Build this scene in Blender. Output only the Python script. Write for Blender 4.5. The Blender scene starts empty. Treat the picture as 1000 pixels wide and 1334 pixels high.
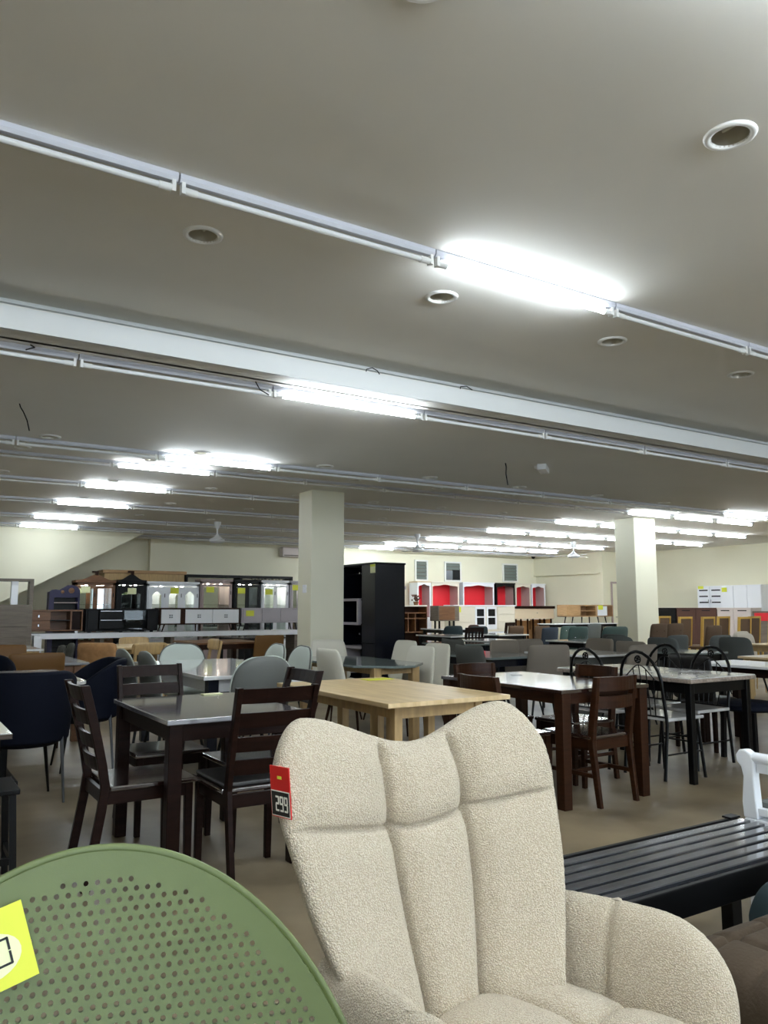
import bpy, math, random
from mathutils import Vector, Matrix, noise
random.seed(7)
R = math.radians
PI = math.pi
scene = bpy.context.scene
COL = scene.collection

# ------------------------------------------------------------------ camera, world, exposure
CAM_H = 1.27
HEAD = 57.8          # heading, degrees from +X; the shop's grid runs along X and Y
PITCH = 6.98
cam_d = bpy.data.cameras.new('camera')
cam_d.sensor_fit = 'HORIZONTAL'
cam_d.sensor_width = 36.0
cam_d.lens = 36.0 * 1025 / 1000
cam_d.clip_start = 0.02
cam_d.clip_end = 100
cam = bpy.data.objects.new('camera', cam_d)
COL.objects.link(cam)
cam.location = (0, 0, CAM_H)
cam.rotation_euler = (R(90 + PITCH), 0, R(HEAD - 90))
scene.camera = cam

world = bpy.data.worlds.new('world')
scene.world = world
world.use_nodes = True
world.node_tree.nodes['Background'].inputs[0].default_value = (0.75, 0.85, 1.0, 1)
world.node_tree.nodes['Background'].inputs[1].default_value = 2.2

vs = scene.view_settings
vs.view_transform = 'Standard'
vs.look = 'None'
vs.gamma = 1.0
vs.use_curve_mapping = False
vs.exposure = 1.1
TUBE_STRENGTH = 39.0
scene.cycles.max_bounces = 8
scene.cycles.diffuse_bounces = 5

# ------------------------------------------------------------------ materials
def lin(c):
    return tuple((x / 12.92 if x <= 0.04045 else ((x + 0.055) / 1.055) ** 2.4) for x in (v / 255 for v in c))

def mat(name, rgb, rough=0.5, metal=0.0, var=0.0, scale=6.0, bump=0.0, bscale=60.0, stretch=None,
        sheen=0.0, spec=0.5, emit=None, trans=0.0, coat=0.0, rgb2=None, ior=1.45, detail=4.0):
    m = bpy.data.materials.new(name)
    m.use_nodes = True
    nt = m.node_tree
    b = nt.nodes['Principled BSDF']
    c = lin(rgb)
    b.inputs['Base Color'].default_value = (*c, 1)
    b.inputs['Roughness'].default_value = rough
    b.inputs['Metallic'].default_value = metal
    b.inputs['Specular IOR Level'].default_value = spec
    b.inputs['IOR'].default_value = ior
    if sheen:
        b.inputs['Sheen Weight'].default_value = sheen
        b.inputs['Sheen Roughness'].default_value = 0.6
    if trans:
        b.inputs['Transmission Weight'].default_value = trans
    if coat:
        b.inputs['Coat Weight'].default_value = coat
        b.inputs['Coat Roughness'].default_value = 0.08
    if emit:
        b.inputs['Emission Color'].default_value = (*lin(emit[0]), 1)
        b.inputs['Emission Strength'].default_value = emit[1]
    if var or bump:
        tc = nt.nodes.new('ShaderNodeTexCoord')
        mp = nt.nodes.new('ShaderNodeMapping')
        nt.links.new(tc.outputs['Object'], mp.inputs[0])
        if stretch:
            mp.inputs['Scale'].default_value = stretch
    if var:
        n = nt.nodes.new('ShaderNodeTexNoise')
        n.inputs['Scale'].default_value = scale
        n.inputs['Detail'].default_value = detail
        nt.links.new(mp.outputs[0], n.inputs['Vector'])
        r = nt.nodes.new('ShaderNodeValToRGB')
        c2 = lin(rgb2) if rgb2 else tuple(x * (1 - var) for x in c)
        c3 = tuple(min(1, x * (1 + var * 0.6)) for x in c)
        r.color_ramp.elements[0].position = 0.3
        r.color_ramp.elements[0].color = (*c2, 1)
        r.color_ramp.elements[1].position = 0.7
        r.color_ramp.elements[1].color = (*c3, 1)
        nt.links.new(n.outputs[0], r.inputs[0])
        nt.links.new(r.outputs[0], b.inputs['Base Color'])
    if bump:
        n2 = nt.nodes.new('ShaderNodeTexNoise')
        n2.inputs['Scale'].default_value = bscale
        n2.inputs['Detail'].default_value = 3
        nt.links.new(mp.outputs[0], n2.inputs['Vector'])
        bp = nt.nodes.new('ShaderNodeBump')
        bp.inputs['Strength'].default_value = bump
        bp.inputs['Distance'].default_value = 0.01
        nt.links.new(n2.outputs[0], bp.inputs['Height'])
        nt.links.new(bp.outputs[0], b.inputs['Normal'])
    return m

def glass_mat(name, tint=(248, 251, 250), mixf=0.12):
    """thin cabinet glass: mostly clear, some mirror reflection"""
    m = bpy.data.materials.new(name)
    m.use_nodes = True
    nt = m.node_tree
    nt.nodes.remove(nt.nodes['Principled BSDF'])
    out = nt.nodes['Material Output']
    t = nt.nodes.new('ShaderNodeBsdfTransparent')
    t.inputs[0].default_value = (*lin(tint), 1)
    g = nt.nodes.new('ShaderNodeBsdfGlossy')
    g.inputs['Roughness'].default_value = 0.02
    fr = nt.nodes.new('ShaderNodeFresnel')
    fr.inputs[0].default_value = 1.5
    mx = nt.nodes.new('ShaderNodeMixShader')
    nt.links.new(fr.outputs[0], mx.inputs[0])
    nt.links.new(t.outputs[0], mx.inputs[1])
    nt.links.new(g.outputs[0], mx.inputs[2])
    nt.links.new(mx.outputs[0], out.inputs[0])
    return m

M = {}
M['ceiling'] = mat('ceiling_paint', (230, 228, 221), 0.75, var=0.05, scale=0.8, bump=0.02, bscale=3)
M['wall'] = mat('cream_wall_paint', (235, 231, 207), 0.7, var=0.03, scale=0.7)
M['wall_white'] = mat('white_wall_paint', (236, 236, 230), 0.6)
M['column'] = mat('column_paint', (228, 225, 203), 0.45, var=0.02, scale=1.0)
M['floor'] = mat('floor_concrete', (146, 131, 106), 0.4, var=0.18, scale=1.6, bump=0.03, bscale=14, rgb2=(104, 92, 73), detail=8)
M['trough'] = mat('trough_board', (218, 220, 219), 0.6)
M['batten'] = mat('batten_white_enamel', (196, 198, 206), 0.3)
M['tube_off'] = mat('unlit_tube_glass', (225, 226, 226), 0.18)
M['tube_on'] = mat('lit_tube', (255, 255, 255), 0.4, emit=((236, 247, 255), TUBE_STRENGTH))
M['lamp_cap'] = mat('lamp_cap', (225, 225, 222), 0.4)
M['ring'] = mat('downlight_ring', (235, 235, 232), 0.35)
M['reflector'] = mat('downlight_reflector', (205, 200, 186), 0.3, metal=0.7)
M['bulb'] = mat('dead_bulb', (200, 200, 190), 0.15)
M['black'] = mat('black_satin', (9, 9, 11), 0.38, spec=0.3)
M['blackmetal'] = mat('black_painted_metal', (6, 6, 7), 0.3, spec=0.3)
M['chrome'] = mat('chrome', (200, 200, 205), 0.18, metal=1.0)
M['steel'] = mat('grey_steel', (120, 124, 130), 0.3, metal=0.9)
M['darkwood'] = mat('dark_wenge_wood', (31, 16, 11), 0.4, var=0.35, scale=5, stretch=(1, 1, 8), spec=0.14)
M['darktop'] = mat('dark_wenge_top', (46, 27, 23), 0.14, var=0.25, scale=4, stretch=(1, 9, 1), spec=0.8, coat=1.0, ior=2.0)
M['wenge_reflect'] = mat('wenge_top_reflection', (128, 125, 131), 0.12, var=0.2, scale=4, stretch=(1, 9, 1), spec=0.8, coat=1.0, ior=2.0)  # dark wenge, base colour lightened to carry the top's strong reflection
M['brownwood'] = mat('walnut_wood', (50, 27, 13), 0.38, var=0.3, scale=5, stretch=(1, 1, 8), spec=0.2)
M['midwood'] = mat('brown_wood', (118, 80, 50), 0.4, var=0.25, scale=4, stretch=(1, 8, 8))
M['oak'] = mat('light_wood', (214, 190, 148), 0.36, var=0.22, scale=3, stretch=(7, 1, 1), rgb2=(198, 170, 124))
M['oak_leg'] = mat('light_wood_leg', (186, 156, 108), 0.4, var=0.2, scale=5, stretch=(6, 6, 1))
M['greywood'] = mat('grey_oak', (112, 102, 90), 0.5, var=0.25, scale=3, stretch=(1, 1, 10))
M['teak'] = mat('tan_teak', (178, 142, 100), 0.5, var=0.2, scale=4, stretch=(1, 1, 8))
M['whitelacq'] = mat('white_lacquer', (238, 240, 244), 0.25)
M['whitegloss'] = mat('white_gloss_top', (236, 237, 236), 0.07, coat=0.5)
M['greylacq'] = mat('grey_lacquer', (184, 178, 184), 0.3)
M['creamlacq'] = mat('cream_lacquer', (226, 218, 200), 0.35)
M['beigelacq'] = mat('beige_lacquer', (216, 196, 166), 0.4)
M['greytop'] = mat('grey_glass_top', (112, 122, 120), 0.06, spec=0.7)
M['marble'] = mat('marble_top', (206, 205, 203), 0.1, var=0.18, scale=7, detail=8, rgb2=(176, 174, 172))
M['marble_grey'] = mat('grey_marble_top', (150, 150, 152), 0.12, var=0.25, scale=7, detail=8)
M['stone_edge'] = mat('stone_edge', (150, 136, 124), 0.35, var=0.4, scale=40)
M['navygloss'] = mat('dark_navy_lacquer', (16, 19, 30), 0.2)
M['navyleg'] = mat('navy_leg', (18, 22, 36), 0.3)
M['navyfab'] = mat('navy_velvet', (9, 14, 28), 0.75, spec=0.2)
M['greyfab'] = mat('mid_grey_leather', (96, 98, 94), 0.5, bump=0.05, bscale=80)
M['palefab'] = mat('pale_grey_green_fabric', (186, 194, 186), 0.7, bump=0.1, bscale=120)
M['creamfab'] = mat('cream_leather', (205, 201, 186), 0.6, bump=0.05, bscale=60)
M['charfab'] = mat('charcoal_fabric', (74, 75, 70), 0.85, bump=0.1, bscale=140)
M['taupefab'] = mat('taupe_fabric', (126, 117, 105), 0.85, bump=0.1, bscale=140)
M['tealfab'] = mat('dark_teal_fabric', (36, 52, 56), 0.8)
M['greenfab'] = mat('bottle_green_fabric', (60, 84, 78), 0.8, sheen=0.2)
M['brownfab'] = mat('brown_fabric', (92, 72, 54), 0.85, bump=0.1, bscale=100)
M['redbrownfab'] = mat('rust_brown_fabric', (86, 58, 48), 0.8)
M['bluefab'] = mat('slate_blue_fabric', (54, 64, 78), 0.8)
M['tanfab'] = mat('tan_leather', (108, 76, 38), 0.5, spec=0.3)
M['goldframe'] = mat('gold_frame', (200, 164, 86), 0.35, metal=0.5)
M['beigefab'] = mat('beige_fabric', (186, 178, 164), 0.8)
M['dkgreycush'] = mat('slate_cushion', (90, 94, 92), 0.85)
M['kraft'] = mat('kraft_paper', (164, 122, 78), 0.7, var=0.2, scale=14, bump=0.5, bscale=22)
M['carton'] = mat('cardboard', (186, 142, 92), 0.8, var=0.1, scale=5)
M['yellow'] = mat('yellow_tag', (220, 224, 70), 0.5)
M['red'] = mat('red_tag', (206, 34, 32), 0.4)
M['paper'] = mat('white_paper', (240, 238, 225), 0.5)
M['ink'] = mat('ink', (20, 20, 20), 0.5)
M['ovalpaper'] = mat('pale_yellow_oval', (238, 240, 190), 0.5)
M['redpanel'] = mat('red_panel', (226, 42, 54), 0.4)
M['mauve'] = mat('mauve_panel', (178, 160, 156), 0.5)
M['purple'] = mat('purple_lacquer', (26, 18, 64), 0.4)
M['mirror'] = mat('mirror', (232, 234, 232), 0.04, metal=1.0)
M['spot'] = mat('cabinet_spot', (255, 255, 255), 0.4, emit=((255, 250, 235), 60.0))
M['pinkgrey'] = mat('pink_grey_panel', (206, 194, 188), 0.5)
M['greengrey'] = mat('louvre_glass', (120, 128, 122), 0.2)
M['glass'] = glass_mat('cabinet_glass')
M['green_plastic'] = mat('sage_green_plastic', (94, 106, 62), 0.38, bump=0.02, bscale=300)
M['bench'] = mat('charcoal_slat_paint', (58, 60, 66), 0.13, coat=1.0, ior=2.3)
M['bench_body'] = mat('black_bench_frame', (6, 6, 7), 0.45, spec=0.2)
M['ottoman'] = mat('brown_suede', (68, 55, 40), 0.85, bump=0.2, bscale=120)
M['blackleather'] = mat('black_leather', (26, 24, 24), 0.38)

def boucle():
    m = bpy.data.materials.new('cream_boucle')
    m.use_nodes = True
    nt = m.node_tree
    b = nt.nodes['Principled BSDF']
    b.inputs['Roughness'].default_value = 0.95
    b.inputs['Specular IOR Level'].default_value = 0.15
    b.inputs['Sheen Weight'].default_value = 0.25
    tc = nt.nodes.new('ShaderNodeTexCoord')
    v = nt.nodes.new('ShaderNodeTexVoronoi')
    v.inputs['Scale'].default_value = 330
    n = nt.nodes.new('ShaderNodeTexNoise')
    n.inputs['Scale'].default_value = 260
    n.inputs['Detail'].default_value = 5
    nt.links.new(tc.outputs['Object'], v.inputs['Vector'])
    nt.links.new(tc.outputs['Object'], n.inputs['Vector'])
    r = nt.nodes.new('ShaderNodeValToRGB')
    r.color_ramp.elements[0].position = 0.25
    r.color_ramp.elements[0].color = (*lin((234, 224, 205)), 1)
    r.color_ramp.elements[1].position = 0.8
    r.color_ramp.elements[1].color = (*lin((194, 180, 156)), 1)
    mx = nt.nodes.new('ShaderNodeMath')
    mx.operation = 'ADD'
    nt.links.new(v.outputs['Distance'], mx.inputs[0])
    mul = nt.nodes.new('ShaderNodeMath')
    mul.operation = 'MULTIPLY'
    mul.inputs[1].default_value = 0.5
    nt.links.new(n.outputs[0], mul.inputs[0])
    nt.links.new(mul.outputs[0], mx.inputs[1])
    nt.links.new(mx.outputs[0], r.inputs[0])
    nt.links.new(r.outputs[0], b.inputs['Base Color'])
    bp = nt.nodes.new('ShaderNodeBump')
    bp.invert = True
    bp.inputs['Strength'].default_value = 0.9
    bp.inputs['Distance'].default_value = 0.004
    nt.links.new(mx.outputs[0], bp.inputs['Height'])
    nt.links.new(bp.outputs[0], b.inputs['Normal'])
    return m
M['boucle'] = boucle()

# ------------------------------------------------------------------ mesh helpers
class MB:
    def __init__(self):
        self.v = []
        self.f = []

    def box(self, x0, x1, y0, y1, z0, z1):
        n = len(self.v)
        self.v += [(x0, y0, z0), (x1, y0, z0), (x1, y1, z0), (x0, y1, z0),
                   (x0, y0, z1), (x1, y0, z1), (x1, y1, z1), (x0, y1, z1)]
        self.f += [tuple(n + i for i in q) for q in
                   ((0, 3, 2, 1), (4, 5, 6, 7), (0, 1, 5, 4), (1, 2, 6, 5), (2, 3, 7, 6), (3, 0, 4, 7))]
        return self

    def cbox(self, cx, cy, w, d, z0, z1):
        return self.box(cx - w / 2, cx + w / 2, cy - d / 2, cy + d / 2, z0, z1)

    def sweep(self, pts, wx, wy, taper=None):
        """rectangular section (wx along x, wy along y) carried mostly upward through pts"""
        n = len(self.v)
        for i, p in enumerate(pts):
            k = 1 if taper is None else taper[i]
            a, b = wx * k / 2, wy * k / 2
            self.v += [(p[0] - a, p[1] - b, p[2]), (p[0] + a, p[1] - b, p[2]),
                       (p[0] + a, p[1] + b, p[2]), (p[0] - a, p[1] + b, p[2])]
        for i in range(len(pts) - 1):
            o = n + 4 * i
            for k in range(4):
                self.f.append((o + k, o + (k + 1) % 4, o + 4 + (k + 1) % 4, o + 4 + k))
        self.f.append((n + 3, n + 2, n + 1, n))
        e = n + 4 * (len(pts) - 1)
        self.f.append((e, e + 1, e + 2, e + 3))
        return self

    def tube(self, pts, r, n=8, caps=True, closed=False):
        pts = [Vector(p) for p in pts]
        base = len(self.v)
        N = len(pts)
        rr = r if isinstance(r, (list, tuple)) else [r] * N
        up = None
        for i, p in enumerate(pts):
            if closed:
                t = (pts[(i + 1) % N] - pts[i - 1]).normalized()
            else:
                t = (pts[min(i + 1, N - 1)] - pts[max(i - 1, 0)]).normalized()
            if up is None:
                up = Vector((0, 0, 1)) if abs(t.z) < 0.9 else Vector((0, 1, 0))
            s = t.cross(up).normalized()
            up = s.cross(t).normalized()
            for k in range(n):
                a = 2 * PI * k / n
                q = p + (s * math.cos(a) + up * math.sin(a)) * rr[i]
                self.v.append(tuple(q))
        rng = N if closed else N - 1
        for i in range(rng):
            o, e = base + i * n, base + ((i + 1) % N) * n
            for k in range(n):
                self.f.append((o + k, o + (k + 1) % n, e + (k + 1) % n, e + k))
        if caps and not closed:
            self.f.append(tuple(base + k for k in reversed(range(n))))
            self.f.append(tuple(base + (N - 1) * n + k for k in range(n)))
        return self

    def lathe(self, prof, n=16, c=(0, 0, 0)):
        base = len(self.v)
        for r, z in prof:
            for k in range(n):
                a = 2 * PI * k / n
                self.v.append((c[0] + r * math.cos(a), c[1] + r * math.sin(a), c[2] + z))
        for i in range(len(prof) - 1):
            for k in range(n):
                self.f.append((base + i * n + k, base + i * n + (k + 1) % n,
                               base + (i + 1) * n + (k + 1) % n, base + (i + 1) * n + k))
        return self

    def prism_y(self, poly, y0, y1):
        """polygon in x,z extruded along y"""
        n = len(self.v)
        k = len(poly)
        self.v += [(x, y0, z) for x, z in poly] + [(x, y1, z) for x, z in poly]
        self.f.append(tuple(n + i for i in range(k)))
        self.f.append(tuple(n + k + i for i in reversed(range(k))))
        for i in range(k):
            j = (i + 1) % k
            self.f.append((n + j, n + i, n + k + i, n + k + j))
        return self

    def prism_z(self, poly, z0, z1):
        n = len(self.v)
        k = len(poly)
        self.v += [(x, y, z0) for x, y in poly] + [(x, y, z1) for x, y in poly]
        self.f.append(tuple(n + i for i in reversed(range(k))))
        self.f.append(tuple(n + k + i for i in range(k)))
        for i in range(k):
            j = (i + 1) % k
            self.f.append((n + i, n + j, n + k + j, n + k + i))
        return self

    def grid(self, fn, nu, nv, flip=False):
        n = len(self.v)
        for j in range(nv + 1):
            for i in range(nu + 1):
                self.v.append(tuple(fn(i / nu, j / nv)))
        for j in range(nv):
            for i in range(nu):
                a = n + j * (nu + 1) + i
                q = (a, a + 1, a + nu + 2, a + nu + 1)
                self.f.append(q[::-1] if flip else q)
        return self

    def mesh(self, name, smooth=False, angle=0.6):
        me = bpy.data.meshes.new(name)
        me.from_pydata(self.v, [], self.f)
        me.update()
        if smooth:
            me.polygons.foreach_set('use_smooth', [True] * len(me.polygons))
            if angle:
                me.set_sharp_from_angle(angle=angle)
        return me

def obj(name, data, m=None, parent=None):
    if isinstance(data, MB):
        data = data.mesh(name)
    o = bpy.data.objects.new(name, data)
    COL.objects.link(o)
    if m is not None:
        data.materials.clear()
        data.materials.append(M[m] if isinstance(m, str) else m)
    if parent is not None:
        o.parent = parent
    return o

def part(name, mb, m, parent, smooth=False, bevel=0.0, angle=0.6):
    o = obj(name, mb.mesh(name, smooth, angle), m, parent)
    if bevel:
        b = o.modifiers.new('bevel', 'BEVEL')
        b.width = bevel
        b.segments = 2
        b.limit_method = 'ANGLE'
    return o

def thing(name, label, cat, loc=(0, 0, 0), rz=0.0, group=None):
    o = bpy.data.objects.new(name, None)
    o.empty_display_size = 0.1
    COL.objects.link(o)
    o.location = loc
    o.rotation_euler = (0, 0, rz)
    tag(o, label, cat, group)
    return o

def tag(o, label, cat, group=None):
    o['label'] = label
    o['category'] = cat
    if group:
        o['group'] = group
    return o

def struct(name, mb, m, parent=None, smooth=False):
    o = obj(name, mb.mesh(name, smooth), m, parent)
    if parent is None:
        o['kind'] = 'structure'
    return o

def dup(root, loc, rz, label, group=None):
    r = root.copy()
    COL.objects.link(r)
    r.location = loc
    r.rotation_euler = (0, 0, rz)
    r['label'] = label
    if group:
        r['group'] = group
    for ch in list(root.children):
        c = ch.copy()
        COL.objects.link(c)
        c.parent = r
        for g in list(ch.children):
            d = g.copy()
            COL.objects.link(d)
            d.parent = c
    return r

class Kind:
    """first placement uses the prototype, later ones copy it with its parts"""
    def __init__(self, maker):
        self.maker = maker
        self.root = None

    def put(self, loc, rz, label, group=None):
        if len(loc) == 2:
            loc = (loc[0], loc[1], 0)
        if self.root is None:
            self.root = self.maker()
            self.root.location = loc
            self.root.rotation_euler = (0, 0, rz)
            self.root['label'] = label
            if group:
                self.root['group'] = group
            return self.root
        return dup(self.root, loc, rz, label, group)

def pad(W, H, T, n=6, lean=0.0, curv=0.0, nu=18, nv=16, taper=1.0, top=None, dent=None, m=5, ew=4):
    """closed upholstered pad: x across, z up from 0 to H, front +y.  taper = bottom width / top width"""
    mb = MB()
    def w(v):
        return W / 2 * (taper + (1 - taper) * v) * max(0.0, 1 - abs(2 * v - 1) ** n) ** (1 / n)
    def ctr(u, v):
        x = u * w(v)
        z = v * H
        if top:
            z += top(x) * v * v
        return x, -lean * z + curv * x * x, z
    def tk(u, v):
        return T / 2 * max(0.0, 1 - abs(u) ** ew) ** 0.5 * max(0.0, 1 - abs(2 * v - 1) ** m) ** 0.5
    def su(u):
        return math.sin((u - 0.5) * PI)
    def sv(v):
        return 0.5 + 0.5 * math.sin((v - 0.5) * PI)
    def front(u, v):
        u, v = su(u), sv(v)
        x, y, z = ctr(u, v)
        t = tk(u, v)
        if dent:
            t -= dent(x, z)
        return x, y + t, z
    def back(u, v):
        u, v = su(u), sv(v)
        x, y, z = ctr(u, v)
        return x, y - tk(u, v), z
    mb.grid(front, nu, nv, flip=True)
    mb.grid(back, nu, nv)
    return mb

# ------------------------------------------------------------------ the room
FAR_Y, RIGHT_X, LEFT_X, NEAR_Y = 20.3, 20.2, -6.0, -7.0
ZA, ZB = 3.04, 2.82            # high and low ceiling
STEP0, STEP1 = 4.65, 7.95      # low ceiling lies between these
struct('floor', MB().box(LEFT_X, RIGHT_X, NEAR_Y, FAR_Y, -0.1, 0.0), 'floor')

DL_X = [1.17 + 1.41 * k for k in range(-1, 13)]
DL_ROWS = [(1.65, ZA), (3.48, ZA), (5.07, ZB), (7.55, ZB), (9.35, ZA), (11.16, ZA), (13.13, ZA), (15.1, ZA), (17.0, ZA)]
HOLE = 0.066
def ceiling_sheet(mb, y0, y1, z, rows):
    xs = [LEFT_X]
    for x in DL_X:
        xs += [x - HOLE, x + HOLE]
    xs.append(RIGHT_X)
    ys = [y0]
    for y in rows:
        ys += [y - HOLE, y + HOLE]
    ys.append(y1)
    n = len(mb.v)
    for y in ys:
        for x in xs:
            mb.v.append((x, y, z))
    nx = len(xs)
    for j in range(len(ys) - 1):
        for i in range(nx - 1):
            if i % 2 == 1 and j % 2 == 1:
                continue
            a = n + j * nx + i
            mb.f.append((a, a + nx, a + nx + 1, a + 1))
mb = MB()
ceiling_sheet(mb, NEAR_Y, 4.86, ZA, [y for y, z in DL_ROWS if y < STEP0])
ceiling_sheet(mb, STEP0 + 0.03, STEP1, ZB, [y for y, z in DL_ROWS if STEP0 < y < STEP1])
ceiling_sheet(mb, STEP1, FAR_Y, ZA, [y for y, z in DL_ROWS if y > STEP1])
n = len(mb.v)
mb.v += [(LEFT_X, STEP1, ZB), (RIGHT_X, STEP1, ZB), (RIGHT_X, STEP1, ZA), (LEFT_X, STEP1, ZA)]
mb.f.append((n, n + 1, n + 2, n + 3))
struct('ceiling', mb, 'ceiling')
struct('ceiling_slab', MB().box(LEFT_X, RIGHT_X, NEAR_Y, FAR_Y, 3.3, 3.4), 'ceiling')
# cove where the ceiling drops: white upstand board in front, recess and back board behind it
t = struct('trim_1', MB().box(LEFT_X, RIGHT_X, STEP0, STEP0 + 0.03, ZB - 0.015, ZB + 0.115), 'trough')
struct('back_board', MB().box(LEFT_X, RIGHT_X, 4.86, 4.89, ZB, ZA), 'ceiling', t)
struct('cornice', MB().box(LEFT_X, RIGHT_X, 4.83, 4.86, ZA - 0.022, ZA), 'trough', t)

struct('wall_far', MB().box(LEFT_X, RIGHT_X + 0.2, FAR_Y, FAR_Y + 0.2, 0, 3.3), 'wall')
struct('wall_right', MB().box(RIGHT_X, RIGHT_X + 0.2, NEAR_Y, FAR_Y, 0, 3.3), 'wall')
struct('wall_left', MB().box(LEFT_X - 0.2, LEFT_X, NEAR_Y, FAR_Y, 0, 3.3), 'wall')
# unseen glazed shop front, added behind the viewer to let in front light
SF0, SF1, SFZ0, SFZ1 = -5.0, 12.0, 0.4, 2.7
struct('wall_near', MB().box(LEFT_X, SF0, NEAR_Y - 0.2, NEAR_Y, 0, 3.3).box(SF1, RIGHT_X, NEAR_Y - 0.2, NEAR_Y, 0, 3.3)
       .box(SF0, SF1, NEAR_Y - 0.2, NEAR_Y, 0, SFZ0).box(SF0, SF1, NEAR_Y - 0.2, NEAR_Y, SFZ1, 3.3), 'wall')
sf = bpy.data.objects.new('window_4', None)
COL.objects.link(sf)
sf['kind'] = 'structure'
for k in range(11):
    x = SF0 + (SF1 - SF0) * k / 10
    part('mullion', MB().box(x - 0.04, x + 0.04, NEAR_Y - 0.12, NEAR_Y - 0.04, SFZ0, SFZ1), 'steel', sf)
    if k < 10:
        part('pane', MB().box(x + 0.04, x + (SF1 - SF0) / 10 - 0.04, NEAR_Y - 0.085, NEAR_Y - 0.08, SFZ0, SFZ1), 'glass', sf)
# far right corner: a projecting bay with a shallow boarded-up opening and a lintel
struct('wall_bay', MB().box(19.0, RIGHT_X, 17.2, FAR_Y, 0, 3.04).box(18.9, 19.0, 17.2, 17.42, 0, 3.04)
       .box(18.9, 19.0, 17.42, FAR_Y, 2.38, 3.04), 'wall')
struct('trim_2', MB().box(18.87, 18.9, 17.3, FAR_Y, 2.36, 2.4), 'wall')
d = thing('door_1', 'cream door', 'door', (19.65, 17.2, 0))
d['kind'] = 'structure'
for k in ('label', 'category'):
    del d[k]
part('leaf', MB().box(-0.36, 0.36, -0.02, 0.0, 0.02, 2.04), 'wall', d)
part('frame', MB().box(-0.42, -0.36, -0.03, 0, 0, 2.1).box(0.36, 0.42, -0.03, 0, 0, 2.1).box(-0.36, 0.36, -0.03, 0, 2.04, 2.1), 'mauve', d)
part('handle', MB().tube([(-0.28, -0.05, 1.0), (-0.16, -0.05, 1.0)], 0.012), 'chrome', d)
# stair flight: sloping soffit in front of the dim back wall
poly = [(-1.05, 3.04), (-1.05, 0.0), (-0.467, 0.0), (5.124, 3.04)]
struct('wall_stair', MB().prism_y([(x, z) for x, z in poly], 18.9, 20.1), 'wall')
struct('column_pier', MB().box(5.63, 6.27, 20.1, FAR_Y, 0, 3.04), 'wall')
for nm, (x0, x1, y0, y1) in (('column_1', (5.31, 5.87, 10.46, 10.9)), ('column_2', (12.3, 12.93, 10.36, 10.85))):
    c = obj(nm, MB().box(x0, x1, y0, y1, 0, ZA).mesh(nm), 'column')
    c['kind'] = 'structure'
    bv = c.modifiers.new('bevel', 'BEVEL')
    bv.width = 0.012
    bv.segments = 2
c1 = bpy.data.objects['column_1']
part('switch_plate', MB().box(5.30, 5.31, 10.6, 10.72, 1.5, 1.62), 'whitelacq', c1, bevel=0.003)
# louvre windows high in the far wall
for i, (x0, x1, z0, z1) in enumerate(((13.95, 14.34, 2.17, 2.73), (15.1, 15.66, 2.17, 2.71), (17.52, 18.08, 2.19, 2.72))):
    w = bpy.data.objects.new(f'window_{i + 1}', None)
    COL.objects.link(w)
    w['kind'] = 'structure'
    w.location = (0, FAR_Y, 0)
    part('frame', MB().box(x0 - 0.05, x0, -0.05, 0, z0 - 0.05, z1 + 0.05).box(x1, x1 + 0.05, -0.05, 0, z0 - 0.05, z1 + 0.05)
         .box(x0, x1, -0.05, 0, z1, z1 + 0.05).box(x0, x1, -0.05, 0, z0 - 0.05, z0), 'wall_white', w)
    part('backing', MB().box(x0, x1, -0.012, -0.004, z0, z1), 'greywood', w)
    n = 5
    for k in range(n):
        if i == 1 and k < 3:
            continue
        zc = z0 + (k + 0.5) * (z1 - z0) / n
        sl = MB()
        sl.v = [(x0, -0.05, zc - 0.05), (x1, -0.05, zc - 0.05), (x1, -0.014, zc + 0.045), (x0, -0.014, zc + 0.045),
                (x0, -0.044, zc - 0.052), (x1, -0.044, zc - 0.052), (x1, -0.008, zc + 0.043), (x0, -0.008, zc + 0.043)]
        sl.f = [(0, 1, 2, 3), (7, 6, 5, 4), (0, 4, 5, 1), (3, 2, 6, 7)]
        part('louvre', sl, 'greengrey', w)
    if i == 1:
        part('fan_grille', MB().box(x0 + 0.02, x0 + 0.26, -0.04, -0.015, z0 + 0.02, z0 + 0.3), 'steel', w)
        part('fan_box', MB().box(x0 + 0.27, x1, -0.045, -0.015, z0, z0 + 0.34), 'black', w)

# ------------------------------------------------------------------ ceiling fixtures
ORD = ['first', 'second', 'third', 'fourth', 'fifth', 'sixth', 'seventh', 'eighth', 'ninth', 'tenth', 'eleventh',
       'twelfth', 'thirteenth', 'fourteenth', 'fifteenth', 'sixteenth', 'seventeenth', 'eighteenth', 'nineteenth', 'twentieth']
FX0, FPITCH, TLEN = 2.2, 1.292, 1.2

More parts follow.
